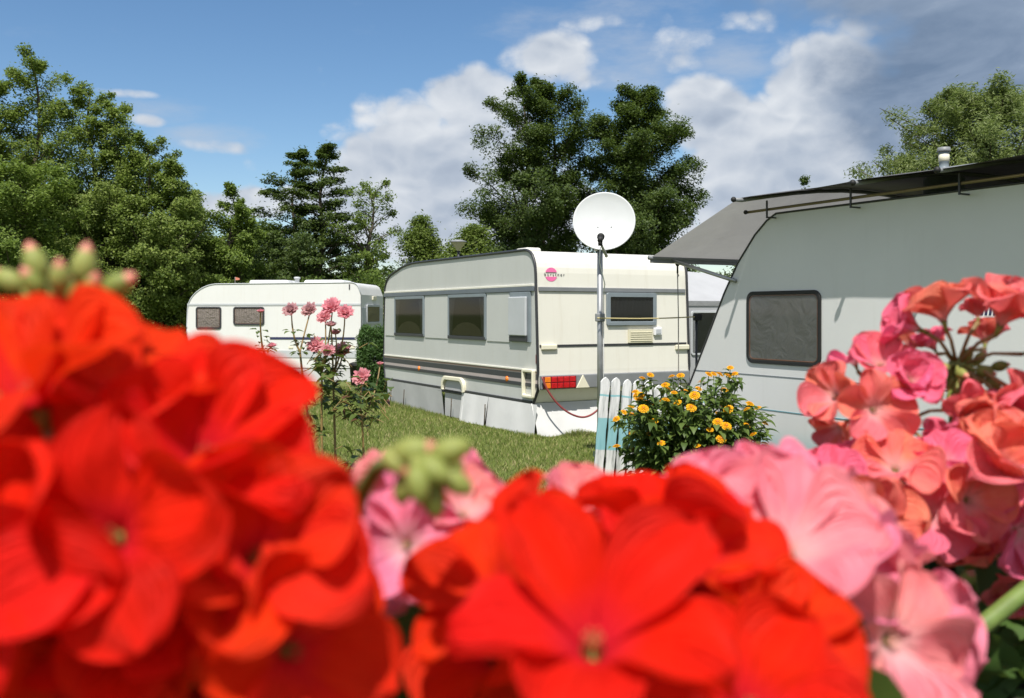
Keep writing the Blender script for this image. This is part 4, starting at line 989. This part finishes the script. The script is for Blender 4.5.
def yellow_plant():
    base = Vector((1.45, 7.6, 0)); T = thing('yellow_flower_plant', 'bushy plant of yellow daisy flowers in front of the white picket fence', 'flower', base)
    zoom = [(770,90),(790,122),(660,125),(685,122),(715,125),(757,132),(800,128),(622,165),(515,130),(470,135),(320,145),(435,182),(450,200),(482,218),(535,212),(587,232),(607,198),(290,230),(297,252),(262,290),(225,318),(187,352),(265,330),(325,300),(340,310),(310,295),(370,280),(415,258),(440,255),(460,250),(365,255),(380,363),(292,413),(265,420),(187,493),(262,510),(570,295),(530,428),(547,395),(705,370),(670,378),(750,390),(760,303),(710,325),(722,455),(835,418),(855,385),(870,275),(910,297),(855,303),(885,315),(947,377),(887,432),(878,487),(890,523),(682,545),(450,600),(540,555)]
    for k in range(26): zoom.append((rnd.gauss(520, 190), rnd.gauss(330, 110) - 40 * (k % 2)))
    zoom = [z for z in zoom if 180 < z[0] < 950 and 85 < z[1] < 620]
    big = {15, 36, 37, 39, 41, 44, 23, 24, 42}
    st = MB(); lf = MB()
    for i, (zx, zy) in enumerate(zoom):
        px, py = 580 + zx / 5.12, 350 + zy / 5.12
        Y = 7.55 + .38 * math.sin(i * 2.4) * (.4 if i in big else 1) - (.25 if i in big else 0)
        p = at(px, py, Y) - base
        r = (.042 if i in big else .029 + .009 * ((i * 37) % 10) / 10)
        d = Vector((rnd.uniform(-.5, .5), -.75 if i in big else rnd.uniform(-.55, .1), .75)).normalized()
        M = orient(p, d, rnd.uniform(0, 6), r)
        b = MB()
        for ring, (nn, rad, lift) in enumerate(((13, 1.0, .05), (12, .8, .22), (9, .55, .38))):
            for k in range(nn):
                g_ = 2 * math.pi * (k + .5 * ring) / nn + rnd.uniform(-.08, .08); Mr = M @ Matrix.Rotation(g_, 4, 'Z')
                ww = .19 * rad + .04
                b.add([(-.05, .12, lift * .5), (.05, .12, lift * .5), (ww, rad * .62, lift), (ww * .6, rad * .96, lift - .06), (-ww * .6, rad * .96, lift - .06), (-ww, rad * .62, lift)], [(0, 1, 2, 3, 4, 5)], 0, False, Mr)
        b.ball((0, 0, .32), .26, 10, 1, (1, 1, .55), M)
        b.build('flower_head', [M_['ray_yellow'], M_['disc_amber']], T, recalc=False)
        foot = Vector((p.x * .25 + rnd.uniform(-.1, .1), p.y * .3 + rnd.uniform(-.1, .1), 0))
        mid = foot.lerp(p, .55) + Vector((p.x * .12, 0, .08))
        pts = [((1 - t) ** 2 * foot + 2 * t * (1 - t) * mid + t * t * p) for t in [k / 8 for k in range(9)]]
        st.tube(pts, [.006 - .003 * k / 8 for k in range(9)], 5, caps=False)
        for k in range(44):
            t = rnd.uniform(.2, .98); q = (1 - t) ** 2 * foot + 2 * t * (1 - t) * mid + t * t * p
            a = rnd.uniform(0, 6.28); dd = Vector((math.cos(a), math.sin(a), rnd.uniform(-.6, .9))); L = rnd.uniform(.055, .095) * (1.15 - .4 * t)
            Ml = Matrix.Translation(q + Vector((rnd.gauss(0, .02), rnd.gauss(0, .02), 0))) @ dd.to_track_quat('Y', 'Z').to_matrix().to_4x4()
            leaf_blade(lf, Ml, L, L * .36, .2, rnd.uniform(.2, .9), 5)
    # fill of leafy shoots without flowers
    for k in range(1700):
        a = rnd.uniform(0, 6.28); r = .55 * rnd.random() ** .5; z = rnd.uniform(.05, .72 + .25 * (1 - r / .55))
        dd = Vector((math.cos(a), math.sin(a) - .3, rnd.uniform(-.3, .8))); L = rnd.uniform(.05, .09)
        leaf_blade(lf, Matrix.Translation((r * math.cos(a), r * math.sin(a) * .8, z)) @ dd.to_track_quat('Y', 'Z').to_matrix().to_4x4(), L, L * .38, .2, rnd.uniform(.2, .8), 5)
    st.build('stem', M_['stem'], T, recalc=False); lf.build('foliage', M_['leaf_helio'], T, recalc=False)
yellow_plant()

def patch_uv(nu, nv): return [(j / (nv - 1), i / (nu - 1)) for i in range(nu) for j in range(nv)]
class PB(MB):
    """mesh builder that keeps a uv per vertex"""
    def __init__(s): super().__init__(); s.uv = []
    def add(s, vs, fs, mi=0, smooth=False, M=None, uv=None):
        super().add(vs, fs, mi, smooth, M); s.uv += list(uv) if uv else [(.5, .8)] * len(vs); return s
    def petal(s, nu, nv, fn, mi=0, M=None):
        vs = [fn(i / (nu - 1), j / (nv - 1)) for i in range(nu) for j in range(nv)]
        fs = [(i * nv + j, i * nv + j + 1, (i + 1) * nv + j + 1, (i + 1) * nv + j) for i in range(nu - 1) for j in range(nv - 1)]
        return s.add(vs, fs, mi, True, M, patch_uv(nu, nv))
    def mesh(s, name, mats):
        me = super().mesh(name, mats); l = me.uv_layers.new(name='UVMap')
        for lp in me.loops: l.data[lp.index].uv = s.uv[lp.vertex_index]
        return me

def rose_mesh(seed, full=1.):
    q = random.Random(seed); b = PB()
    for layer in range(6):
        n = (3, 4, 5, 6, 7, 7)[layer]; rr = .12 + .16 * layer; op = R(8 + 14 * layer * full); h = .95 - .06 * layer
        for k in range(n):
            g_ = 2 * math.pi * (k + .37 * layer) / n + q.uniform(-.2, .2); M = Matrix.Rotation(g_, 4, 'Z'); wd = .34 + .05 * layer; ph = q.uniform(0, 6)
            def fn(u, v, rr=rr, op=op, h=h, wd=wd, ph=ph):
                s_ = 2 * v - 1; w = wd * (math.sin(math.pi * (.12 + .74 * u)) ** .7); L = h * u
                rad = rr * .35 + math.sin(op) * L * .8 + (.26 + .12 * math.sin(3 * s_ + ph)) * u * u * (op > R(30)); z = -.35 + math.cos(op * .8) * L
                return Vector((s_ * w, rad - .35 * s_ * s_ * w + .06 * math.sin(3 * s_ + ph) * u, z + .05 * math.sin(3.5 * s_ + ph) * u - .07 * s_ * s_))
            b.petal(7, 7, fn, 0, M)
    return b.mesh('flower_head', [M_['pet_rose']])
def rose_bush():
    base = Vector((at(345, 313, 4.5).x, 4.5, 0)); T = thing('rose_bush', 'pink rose bush with thin stems in front of the white caravan', 'rose bush', base)
    heads = [(290.5, 309.5, 8.5, 1), (309, 309, 8.5, 1), (331, 306, 10, 0), (345, 312, 9, 0), (324, 316, 8, 0), (331, 324, 6, 1), (335.5, 332, 6, 0), (315.5, 344.5, 9, 0), (328, 350, 7, 0), (342, 350, 9.5, 0), (361, 376, 9.5, 0), (260.5, 311, 4, 0), (380, 363.5, 4, 0), (272, 345, 5, 0)]
    mA = [rose_mesh(k, (.75, 1., .9, .55)[k]) for k in range(4)]
    mB = [m.copy() for m in mA]
    for m in mB: m.materials[0] = M_['pet_rose_old']
    st = MB(); lf = MB(); hub = Vector((.06, 0, .9))
    def stem(a, c, r0, r1, bend):
        mid = a.lerp(c, .5) + bend; pts = [(1 - t) ** 2 * a + 2 * t * (1 - t) * mid + t * t * c for t in [k / 7 for k in range(8)]]
        st.tube(pts, [r0 + (r1 - r0) * k / 7 for k in range(8)], 6, caps=False); return pts
    forks = {0: at(300, 352, 4.5) - base, 1: at(322, 372, 4.5) - base, 2: at(333, 375, 4.55) - base, 3: at(362, 420, 4.45) - base, 4: at(263, 350, 4.5) - base}
    for k, f in forks.items(): stem(Vector((rnd.uniform(-.06, .06), rnd.uniform(-.05, .05), 0)), f, .009, .005, Vector((.04 * (k - 2), 0, .1)))
    use = [0, 0, 1, 2, 1, 2, 2, 1, 1, 2, 3, 4, 3, 4]
    for i, (px, py, r, old) in enumerate(heads):
        p = at(px, py, 4.5 + .08 * math.sin(i * 2.2)) - base; s = r * 4.5 / F * .92
        d = Vector((rnd.uniform(-.4, .4), -.75, .6)) if r > 6 else Vector((0, -.1, 1))
        m = (mB if old else mA)[3 if r < 5 else i % 3]
        o = link(bpy.data.objects.new('flower_head', m), T); o.matrix_local = orient(p, d, rnd.uniform(0, 6), s)
        pts = stem(forks[use[i]], p - d.normalized() * s * .4, .005, .003, Vector((rnd.uniform(-.03, .03), 0, -.02)))
        for k in range(5):
            t = rnd.uniform(.0, .75); q = pts[int(t * 7)]
            a = rnd.uniform(0, 6.28)
            for j in (-1, 0, 1):
                dd = Vector((math.cos(a + j * .9), math.sin(a + j * .9), rnd.uniform(-.2, .3))); L = rnd.uniform(.022, .036)
                leaf_blade(lf, Matrix.Translation(q + dd * .02) @ dd.to_track_quat('Y', 'Z').to_matrix().to_4x4(), L, L * .36, .2, .25, 6)
    for (px, py, n_) in ((345, 395, 30), (372, 398, 22), (322, 378, 14), (300, 395, 14), (335, 352, 8), (360, 412, 20), (330, 388, 10), (388, 398, 6), (320, 360, 8), (350, 415, 8), (335, 342, 3), (345, 470, 30), (310, 430, 20)):
        for k in range(n_):
            q = at(px + rnd.gauss(0, 9), py + rnd.gauss(0, 8), 4.5 + rnd.gauss(0, .08)) - base; a = rnd.uniform(0, 6.28); dd = Vector((math.cos(a), math.sin(a) - .2, rnd.uniform(-.5, .4))); L = rnd.uniform(.045, .075)
            leaf_blade(lf, Matrix.Translation(q) @ dd.to_track_quat('Y', 'Z').to_matrix().to_4x4(), L, L * .36, .2, rnd.uniform(.1, .4), 7)
            st.tube([q, q - dd * .04 - Vector((0, 0, .03))], .0018, 4, caps=False)
    st.build('stem', M_['stem_brown'], T, recalc=False); lf.build('foliage', M_['leaf_rose'], T, recalc=False)
rose_bush()

# ------------------------------------------------------------------ geraniums in the foreground
def floret_mesh(key, seed, mat, openness=1., stam='stamen', extra=0, cupk=1., hero=False):
    q = random.Random(seed); b = PB()
    for k in range(5 + extra):
        upper = k < 2
        ang = (R(62), R(118), R(190), R(270), R(350), R(20), R(150), R(255))[k] + q.uniform(-.12, .12)
        Wd = ((.37, .43) if upper else (.44, .49))[key != 'red'] * q.uniform(.9, 1.1); Ln = q.uniform(.93, 1.08) * (1 if k < 5 else .8); op = R((40 + 42 * openness) * (1 if k < 5 else .6) + q.uniform(-14, 14)); cup = q.uniform(.3, .9) * cupk; ph = q.uniform(0, 6); rf = q.uniform(.04, .13); rec = q.uniform(-.5, .7); tw = q.uniform(-.35, .35)
        if hero:
            ang = (R(44), R(128), R(196), R(264), R(336))[k]; op = R(62 if upper else 84); Wd = .33 if upper else .38; Ln = 1.16 if upper else .98; rec = .1; tw = (.12, -.12, .1, 0, -.1)[k]; cup = .55
        N = 40; cum = [(0., 0.)]
        for i in range(N):
            u = (i + .5) / N; th = R(18) + (op - R(18)) * min(1, u / .45) ** .8 + rec * max(0, u - .55) * 1.3
            cum.append((cum[-1][0] + math.sin(th) / N * Ln, cum[-1][1] + math.cos(th) / N * Ln))
        def fn(u, v, Wd=Wd, cum=cum, cup=cup, ph=ph, rf=rf, ang=ang, tw=tw, op=op, Ln=Ln):
            uu = 1 - (1 - u) ** 1.6
            s_ = 2 * v - 1
            a_ = .13 + .87 * (lambda x: x * x * (3 - 2 * x))(min(1, uu / .62)); e = 1 if uu < .6 else math.sqrt(max(0., 1 - ((uu - .6) / .4) ** 2.2))
            w = Wd * a_ * max(e, .02)
            x = s_ * w; i = uu * N; i0 = min(N - 1, int(i)); f = i - i0
            r = cum[i0][0] * (1 - f) + cum[i0 + 1][0] * f; z = cum[i0][1] * (1 - f) + cum[i0 + 1][1] * f
            lift = cup * x * x / Wd + rf * math.sin(4.2 * s_ + ph) * uu ** 2 + .035 * math.sin(8 * s_ + 2 * ph) * uu ** 3 + .03 * math.sin(11 * uu + 3 * s_ + ph) * uu - .05 * math.exp(-14 * s_ * s_) * uu * (1 - uu) + tw * x * uu
            th = op; r -= lift * math.cos(th); z += lift * math.sin(th)
            r += .03
            return Vector((r * math.cos(ang) - x * math.sin(ang), r * math.sin(ang) + x * math.cos(ang), z))
        b.petal(16, 13, fn, 0)
    for k in range(6):
        a = k * 1.05; b.tube([(.015 * math.cos(a), .015 * math.sin(a), 0), (.03 * math.cos(a), .03 * math.sin(a), .12), (.05 * math.cos(a), .05 * math.sin(a), .2)], .008, 5, 1)
        b.ball((.055 * math.cos(a), .055 * math.sin(a), .21), .016, 6, 1)
    for k in range(5):
        a = k * 1.257 + .3; b.add([(.03 * math.cos(a - .5), .03 * math.sin(a - .5), -.14), (.03 * math.cos(a + .5), .03 * math.sin(a + .5), -.14), (.075 * math.cos(a + .25), .075 * math.sin(a + .25), .02), (.07 * math.cos(a), .07 * math.sin(a), .2), (.075 * math.cos(a - .25), .075 * math.sin(a - .25), .02)], [(0, 1, 2, 3, 4)], 2, True)
    b.tube([(0, 0, -.2), (0, 0, -.05), (0, 0, .06)], [.035, .06, .05], 8, 2)
    return b.mesh('floret', [mat, M_[stam], M_['bud']])
FL = {}
for key, mat, st in (('red', 'pet_red', 'stamen'), ('pink', 'pet_pink', 'stamen_pale'), ('salmon', 'pet_salmon', 'stamen_pale')):
    FL[key] = [floret_mesh(key, 100 * len(key) + k, M_[mat], (1.0, .7, .9, .42, .6, .2, .5, .95)[k], st, (0, 0, 0, 3, 0, 2, 3, 0)[k] if key != 'red' else 0) for k in range(8)]

FL['red'].append(floret_mesh('red', 555, M_['pet_red'], .7, 'stamen', 0, 1., True))
def bud_cluster(parent, c, d, n=8, s=.009, spread=.018, seed=1, tip=True, name='bud_cluster'):
    q = random.Random(seed); b = MB(); d = Vector(d).normalized()
    for k in range(n):
        a = q.uniform(0, 6.28); e = q.random() ** .6 * 1.1
        dd = (d.to_track_quat('Z', 'Y') @ Vector((math.cos(a) * math.sin(e), math.sin(a) * math.sin(e), math.cos(e)))).normalized()
        L = spread * q.uniform(.7, 1.25); p = Vector(c) + dd * L; M = orient(p, dd)
        r = s * q.uniform(.75, 1.1) * .5
        b.tube([c, Vector(c) + dd * L * .5, p], .0011, 6)
        prof = [(.15, -.9), (.55, -.75), (.9, -.2), (1., .3), (.8, .9), (.5, 1.4), (.1, 1.75)]
        b.lathe([(r * x, r * z) for x, z in prof], 10, 0, M)
        if tip: b.lathe([(r * x * .85, r * z + r * .1) for x, z in ((.86, .75), (.62, 1.3), (.38, 1.75), (.1, 2.0))], 10, 1, M)
    return b.build(name, [M_['bud'], M_['bud_tip']], parent, recalc=False)

def bud_group(parent, c, buds, name='bud_cluster', tips=True):
    """buds: (px, py, Y, tilt direction, length)"""
    b = MB()
    for k, (px, py, Y, d, L) in enumerate(buds):
        p = at(px, py, Y); dd = Vector(d).normalized(); M = orient(p, dd); r = L * .34
        b.tube([c, c.lerp(p - dd * L * .5, .5) + Vector((0, 0, .001)), p - dd * L * .5], .0012, 6, 0)
        b.lathe([(r * x, L * z) for x, z in ((.15, -.5), (.6, -.44), (.95, -.2), (1., .05), (.78, .3), (.45, .46), (.1, .55))], 12, 0, M)
        if tips: b.lathe([(r * x, L * z) for x, z in ((.70, .27), (.52, .45), (.3, .58), (.05, .66))], 10, 1, M)
    return b.build(name, [M_['bud'], M_['bud_tip']], parent, recalc=False)

def geranium_leaf(b, c, d, r, seed):
    q = random.Random(seed); M = orient(c, d, q.uniform(0, 6.28)); ph = q.uniform(0, 6)
    def fn(u, v):
        a = (v - .5) * 2 * math.pi * .94; rr = r * u * (1 + .10 * math.cos(a * 7 + ph) * u) * (1 - .18 * math.cos(a) * 0)
        return M @ Vector((rr * math.sin(a), -rr * math.cos(a), r * (.30 * u * u + .12 * u * u * math.sin(a * 7 + ph) + .05 * math.sin(3 * a + ph) * u)))
    b.grid(9, 43, fn)

def umbel(parent, key, hub, hand, ring=(), fl=.026, stemto=None, buds=0, seed=0, srad=.0032):
    """flower_head (hub, pedicels) > florets. hand: (px,py,Y, direction, roll, variant, scale); ring: (R, n, axis, spread)"""
    q = random.Random(seed); b = MB(); items = []
    for (px, py, Y, d, roll, var, sc) in hand: items.append((at(px, py, Y), Vector(d).normalized(), roll, var, sc))
    for (Rr, n, ax, cone) in ring:
        ax = Vector(ax).normalized(); ro = ax.to_track_quat('Z', 'Y')
        for k in range(n):
            ct = 1 - (1 - math.cos(R(cone))) * (k + .5) / n; st_ = math.sqrt(1 - ct * ct); a = k * 2.39996 + seed
            d = ro @ Vector((st_ * math.cos(a), st_ * math.sin(a), ct)); d = (d + Vector((q.gauss(0, .12), q.gauss(0, .12), q.gauss(0, .12)))).normalized()
            items.append((hub + d * Rr * q.uniform(.88, 1.1), (d + Vector((q.gauss(0, .3), q.gauss(0, .3), q.gauss(0, .3)))).normalized(), q.uniform(0, 6.28), q.randrange(8), q.uniform(.88, 1.15)))
    for p, d, roll, var, sc in items:
        e = p - d * fl * sc * .18; m_ = hub.lerp(e, .55) + Vector((0, 0, .004))
        b.tube([hub, m_, e], [.045 * fl, .04 * fl, .055 * fl], 6, 0)
    b.ball(hub, .006, 10, 1); 
    if stemto is not None:
        s0 = Vector(stemto); mid = s0.lerp(hub, .5) + Vector((q.uniform(-.01, .01), .01, .01)); b.tube([(1 - t) ** 2 * s0 + 2 * t * (1 - t) * mid + t * t * hub for t in [k / 8 for k in range(9)]], srad, 10, 1)
    h = b.build('flower_head', [M_['stem_brown'], M_['stem']], parent, recalc=False)
    for p, d, roll, var, sc in items:
        o = link(bpy.data.objects.new('floret', FL[key][var if var < len(FL[key]) else var % 8]), h); o.matrix_local = orient(p, d, roll, fl * sc)
    return h

GG = 'geraniums in the planter at the front'
ZB = 1.27                                       # soil level of the planter
def plant(label, x, y):
    T = thing('geranium', label, 'geranium', (0, 0, 0), 0, GG); return T
def foliage(T, spots, seed, r=(.022, .036)):
    q = random.Random(seed); b = MB(); s = MB()
    for (px, py, Y, n, spread) in spots:
        for k in range(n):
            c = at(px, py, Y) + Vector((q.gauss(0, spread), q.gauss(0, spread), q.gauss(0, spread * .7)))
            d = Vector((q.gauss(0, .5), q.gauss(-.35, .4), q.uniform(.3, 1)))
            geranium_leaf(b, c, d, q.uniform(*r), q.random()); f = Vector((c.x * .9 + q.gauss(0, .02), c.y + q.uniform(.0, .05), ZB)); s.tube([f, f.lerp(c, .6) + Vector((0, 0, .01)), c], .0016, 6, caps=False)
    b.build('foliage', M_['leaf_ger'], T, recalc=False); s.build('leaf_stalk', M_['stem'], T, recalc=False)

# left: the large blurred scarlet head
T = plant('large out of focus scarlet geranium head at lower left, with green buds on top', 0, 0)
hub = at(95, 645, .235)
umbel(T, 'red', hub, [(40, 410, .205, (-.1, -.5, .85), .3, 3, 1.1), (135, 415, .22, (.1, -.4, .9), 1.3, 4, 1.05), (205, 470, .21, (.25, -.6, .75), .6, 3, 1.1), (255, 560, .20, (.4, -.75, .45), 2.2, 6, 1.05), (285, 650, .20, (.6, -.75, .2), .9, 4, 1.0), (120, 540, .185, (0, -.9, .35), .4, 2, 1.), (20, 560, .185, (-.2, -.9, .3), 1.4, 0, 1.)], [(.044, 28, (.0, -.66, .45), 120), (.031, 16, (0, -.5, .8), 100)], .0262, (hub.x, .30, ZB), seed=3)
bud_group(T, at(62, 330, .23), [(36, 264, .225, (-.35, 0, 1), .0085), (84, 266, .22, (.15, 0, 1), .0085), (10, 281, .23, (-.8, 0, .5), .008), (116, 286, .22, (.9, -.1, .5), .0085), (60, 278, .215, (.1, -.3, 1), .007), (92, 288, .212, (.4, -.4, .6), .007), (34, 284, .215, (-.4, -.4, .8), .007), (70, 292, .23, (0, 0, 1), .007)])
foliage(T, [(180, 620, .34, 6, .02), (100, 640, .34, 8, .04), (320, 760, .34, 6, .015)], 2)
# centre: scarlet head with two upright petals
T = plant('scarlet geranium head at bottom centre, its two front petals spread upward', 0, 0)
hub = at(630, 735, .27)
umbel(T, 'red', hub, [(592, 662, .190, (.0, -.40, .92), R(-8), 8, 1.12), (500, 610, .225, (-.4, -.55, .7), 2.2, 4, .85), (525, 570, .25, (-.5, -.3, .8), 1., 4, .9), (652, 545, .26, (.1, -.1, 1), .4, 1, .95), (760, 655, .235, (.3, -.45, .85), R(10), 3, .9), (700, 560, .255, (.3, -.4, .85), .4, 4, .9), (745, 720, .205, (.1, -.6, .8), .9, 2, 1.), (500, 665, .235, (-.6, -.5, .6), .2, 1, .8)],
      [(.033, 13, (.0, -.4, .85), 95), (.03, 8, (.1, -.4, .9), 80)], .028, (hub.x, .30, ZB), seed=9)
foliage(T, [(405, 740, .34, 8, .018), (640, 770, .30, 8, .04)], 4)
# behind it: the pale pink head at left of centre
T = plant('pale pink geranium head half hidden between the two scarlet heads', 0, 0)
hub = at(430, 560, .36)
umbel(T, 'salmon', hub, [(408, 545, .315, (-.1, -.95, .2), .6, 0, .9), (462, 520, .33, (.2, -.5, .8), .6, 2, .85), (575, 512, .36, (.1, -.4, 1), .2, 4, .8), (620, 520, .36, (.1, -.4, 1), .9, 0, .8)], [(.024, 8, (.1, -.3, .9), 80)], .024, (hub.x, .40, ZB), seed=4)
foliage(T, [(430, 690, .40, 6, .015)], 5)
# nodding green buds
T = plant('nodding cluster of unopened green geranium buds on a curved stalk', 0, 0)
c = at(415, 466, .205)
b = MB(); b.tube([at(325, 640, .27), at(340, 560, .25), at(362, 492, .23), at(378, 467, .22), at(396, 461, .21), c], [.0022, .0021, .0019, .0017, .0017, .0018], 10); b.build('stalk', M_['stem'], T, recalc=False)
bud_group(T, c, [(450, 451, .20, (1, -.1, .35), .0085), (432, 470, .197, (.7, -.4, -.3), .0085), (456, 482, .20, (.8, -.1, -.5), .0075), (432, 496, .20, (.3, -.2, -1), .0085), (405, 486, .205, (-.3, -.1, -1), .0075), (446, 466, .21, (1, 0, -.1), .0075), (418, 484, .195, (.2, -.3, -1), .0075)], tips=False)
bud_group(T, c, [(412, 452, .203, (.9, -.2, .2), .0095), (395, 462, .203, (.5, -.3, -.4), .007)])
# lower right middle: salmon pink head behind the scarlet one
T = plant('salmon pink geranium head right behind the bottom centre scarlet one', 0, 0)
hub = at(775, 620, .36)
umbel(T, 'salmon', hub, [(785, 560, .285, (.0, -.62, .78), .25, 2, 1.15), (882, 640, .30, (.35, -.85, .15), 1.2, 0, 1.0), (722, 535, .31, (-.35, -.4, .85), .9, 4, 1.), (845, 590, .32, (.4, -.6, .6), .3, 1, 1.), (765, 512, .34, (0, -.2, 1), .3, 1, .95), (705, 518, .36, (-.2, -.2, 1), .3, 3, .8)], [(.040, 18, (.1, -.5, .7), 110)], .028, (hub.x, .40, ZB), seed=14)
# right: sharp pink heads
T = plant('sharp pink geranium with several open heads and a bare stalk hub at right', 0, 0)
hub = at(957, 366, 0.636)
umbel(T, 'pink', hub, [
    (944, 322, 0.612, (-.15, .25, 1), .3, 3, 1.), (920, 330, 0.624, (-.9, .1, .4), 1.2, 5, .9), (1000, 326, 0.6, (.25, -.25, .9), 2., 3, 1.15), (978, 318, 0.636, (.1, .4, 1), .8, 5, .5),
    (1016, 388, 0.6, (.7, -.6, -.1), .2, 1, 1.), (990, 398, 0.6, (.3, -.7, -.5), .5, 5, .8), (1030, 352, 0.624, (.8, -.4, .3), .2, 6, .9), (985, 344, 0.66, (.2, .3, 1), .2, 4, .7), (1012, 405, 0.6, (.3, -.8, .1), .7, 0, .8), (965, 405, 0.61, (0, -.8, -.2), .7, 1, .7), (935, 350, 0.66, (-.4, .2, .8), .7, 3, .6)], [], 0.0294, at(950, 560, 0.672), seed=5)
bud_group(T, hub, [(950, 383, 0.63, (-.3, -.3, -1), 0.0108), (958, 390, 0.624, (0, -.4, -1), 0.0108), (940, 380, 0.63, (-.8, -.2, -.5), 0.0108), (966, 385, 0.624, (.3, -.4, -1), 0.0108), (934, 372, 0.63, (-1, -.2, -.1), 0.0096), (975, 378, 0.63, (.8, -.2, -.6), 0.0096), (952, 398, 0.624, (-.2, -.3, -1), 0.0108), (968, 355, 0.636, (.4, 0, 1), 0.0096), (985, 372, 0.62, (1, -.3, -.2), .011), (992, 384, 0.625, (1, -.2, -.6), .011), (1000, 366, 0.63, (1, 0, .2), .0105), (928, 384, 0.62, (-1, -.3, -.4), .011), (944, 368, 0.615, (-.4, -.8, .1), .0105), (962, 374, 0.61, (.1, -1, -.2), .011), (976, 396, 0.61, (.3, -.5, -1), .011), (938, 394, 0.615, (-.4, -.4, -1), .011), (980, 358, 0.635, (.7, 0, .8), .010)])
hub2 = at(895, 425, 0.66)
umbel(T, 'pink', hub2, [
    (872, 410, 0.588, (-.05, -.97, .12), R(38), 0, .88), (838, 398, 0.612, (-.75, -.55, .3), .4, 1, .8), (880, 370, 0.624, (-.2, -.45, .85), .2, 4, .9), (908, 383, 0.594, (.05, -.85, .45), .5, 6, .76), (856, 366, 0.66, (-.3, .1, 1), 1.2, 0, .7),
    (940, 452, 0.612, (.1, -.8, .3), 2.4, 3, .8), (912, 350, 0.684, (.1, .1, 1), 1.2, 2, .8), (842, 425, 0.648, (-.7, -.4, -.5), .6, 1, .7), (965, 412, 0.6, (.1, -.8, -.2), 1.6, 5, .8)], [], 0.0294, at(905, 680, 0.696), seed=6)
hub3 = at(965, 545, 0.624)
umbel(T, 'pink', hub3, [(998, 470, 0.546, (.1, -.75, .6), .3, 3, 1.25), (895, 472, 0.564, (-.2, -.6, .75), .9, 0, .95), (945, 470, 0.576, (0, -.5, .9), 1.9, 1, .9), (878, 520, 0.54, (-.4, -.75, .3), 0.2, 4, 1.1), (925, 515, 0.558, (0, -.95, .2), .7, 0, 1.), (1010, 530, 0.564, (.3, -.9, -.1), .4, 1, 1.), (860, 480, 0.588, (-.5, -.3, .8), 1.3, 6, .9), (832, 488, 0.564, (-.4, -.4, .8), .3, 2, .9), (965, 500, 0.552, (.1, -.9, .1), .3, 2, .9), (1005, 430, 0.6, (.2, -.5, .8), .8, 7, .9)],
      [(.041, 12, (.0, -.4, .9), 100)], 0.0294, at(1015, 760, 0.648), seed=7)
bud_group(T, at(850, 468, 0.624), [(838, 458, 0.624, (-.6, -.1, .6), 0.0108), (848, 453, 0.618, (0, -.1, 1), 0.0108), (858, 457, 0.624, (.5, 0, .8), 0.0108), (843, 464, 0.612, (-.5, -.4, .3), 0.0108), (854, 463, 0.612, (.2, -.5, .5), 0.0096), (833, 464, 0.63, (-1, 0, 0.24), 0.0096)])
bud_group(T, at(960, 590, 0.6), [(972, 560, 0.576, (.1, -.5, .8), 0.0132), (968, 578, 0.57, (0, -.6, .6), 0.0132), (945, 590, 0.588, (-.5, -.3, .3), 0.012), (905, 600, 0.588, (-.3, -.4, -.6), 0.012)])
b = MB(); b.tube([at(900, 700, 0.504), at(940, 660, 0.516), at(1024, 592, 0.54), at(1100, 530, 0.564)], .005, 12); b.build('stalk', M_['stem'], T, recalc=False)
foliage(T, [(960, 625, 0.696, 18, .035), (1010, 665, 0.648, 14, .035), (960, 690, 0.6, 10, .03), (920, 570, 0.72, 8, .03)], 7, (.033, .052))
def planter_box():
    T = thing('planter', 'dark reddish brown flower trough holding the geraniums', 'planter', (.08, .49, 0))
    b = MB(); w, d, z0, z1, t = .62, .235, 1.09, 1.29, .012
    b.box(-w, w, -d, -d + t, z0, z1); b.box(-w, w, d - t, d, z0, z1); b.box(-w, -w + t, -d + t, d - t, z0, z1); b.box(w - t, w, -d + t, d - t, z0, z1); b.box(-w + t, w - t, -d + t, d - t, z0, z0 + t); b.box(-w - .01, w + .01, -d - .012, -d - .001, z1 - .03, z1 + .002)
    b.build('trough', M_['planter'], T, .003)
    b = MB(); b.grid(40, 12, lambda u, v: (-w + t + (2 * w - 2 * t) * u, -d + t + (2 * d - 2 * t) * v, ZB - .005 + .006 * math.sin(30 * u + 9 * v) * math.cos(17 * v))); b.build('soil', M_['soil'], T, recalc=False)
    for x in (-.55, .55):
        for y in (-.18, .18):
            b = MB(); b.box(x - .025, x + .025, y - .025, y + .025, 0, z0 - .035); b.build('leg', M_['timber'], T, .003)
    b = MB(); b.box(-.61, .61, -.225, .225, z0 - .034, z0 - .001); b.build('shelf_board', M_['timber'], T, .003)
planter_box()
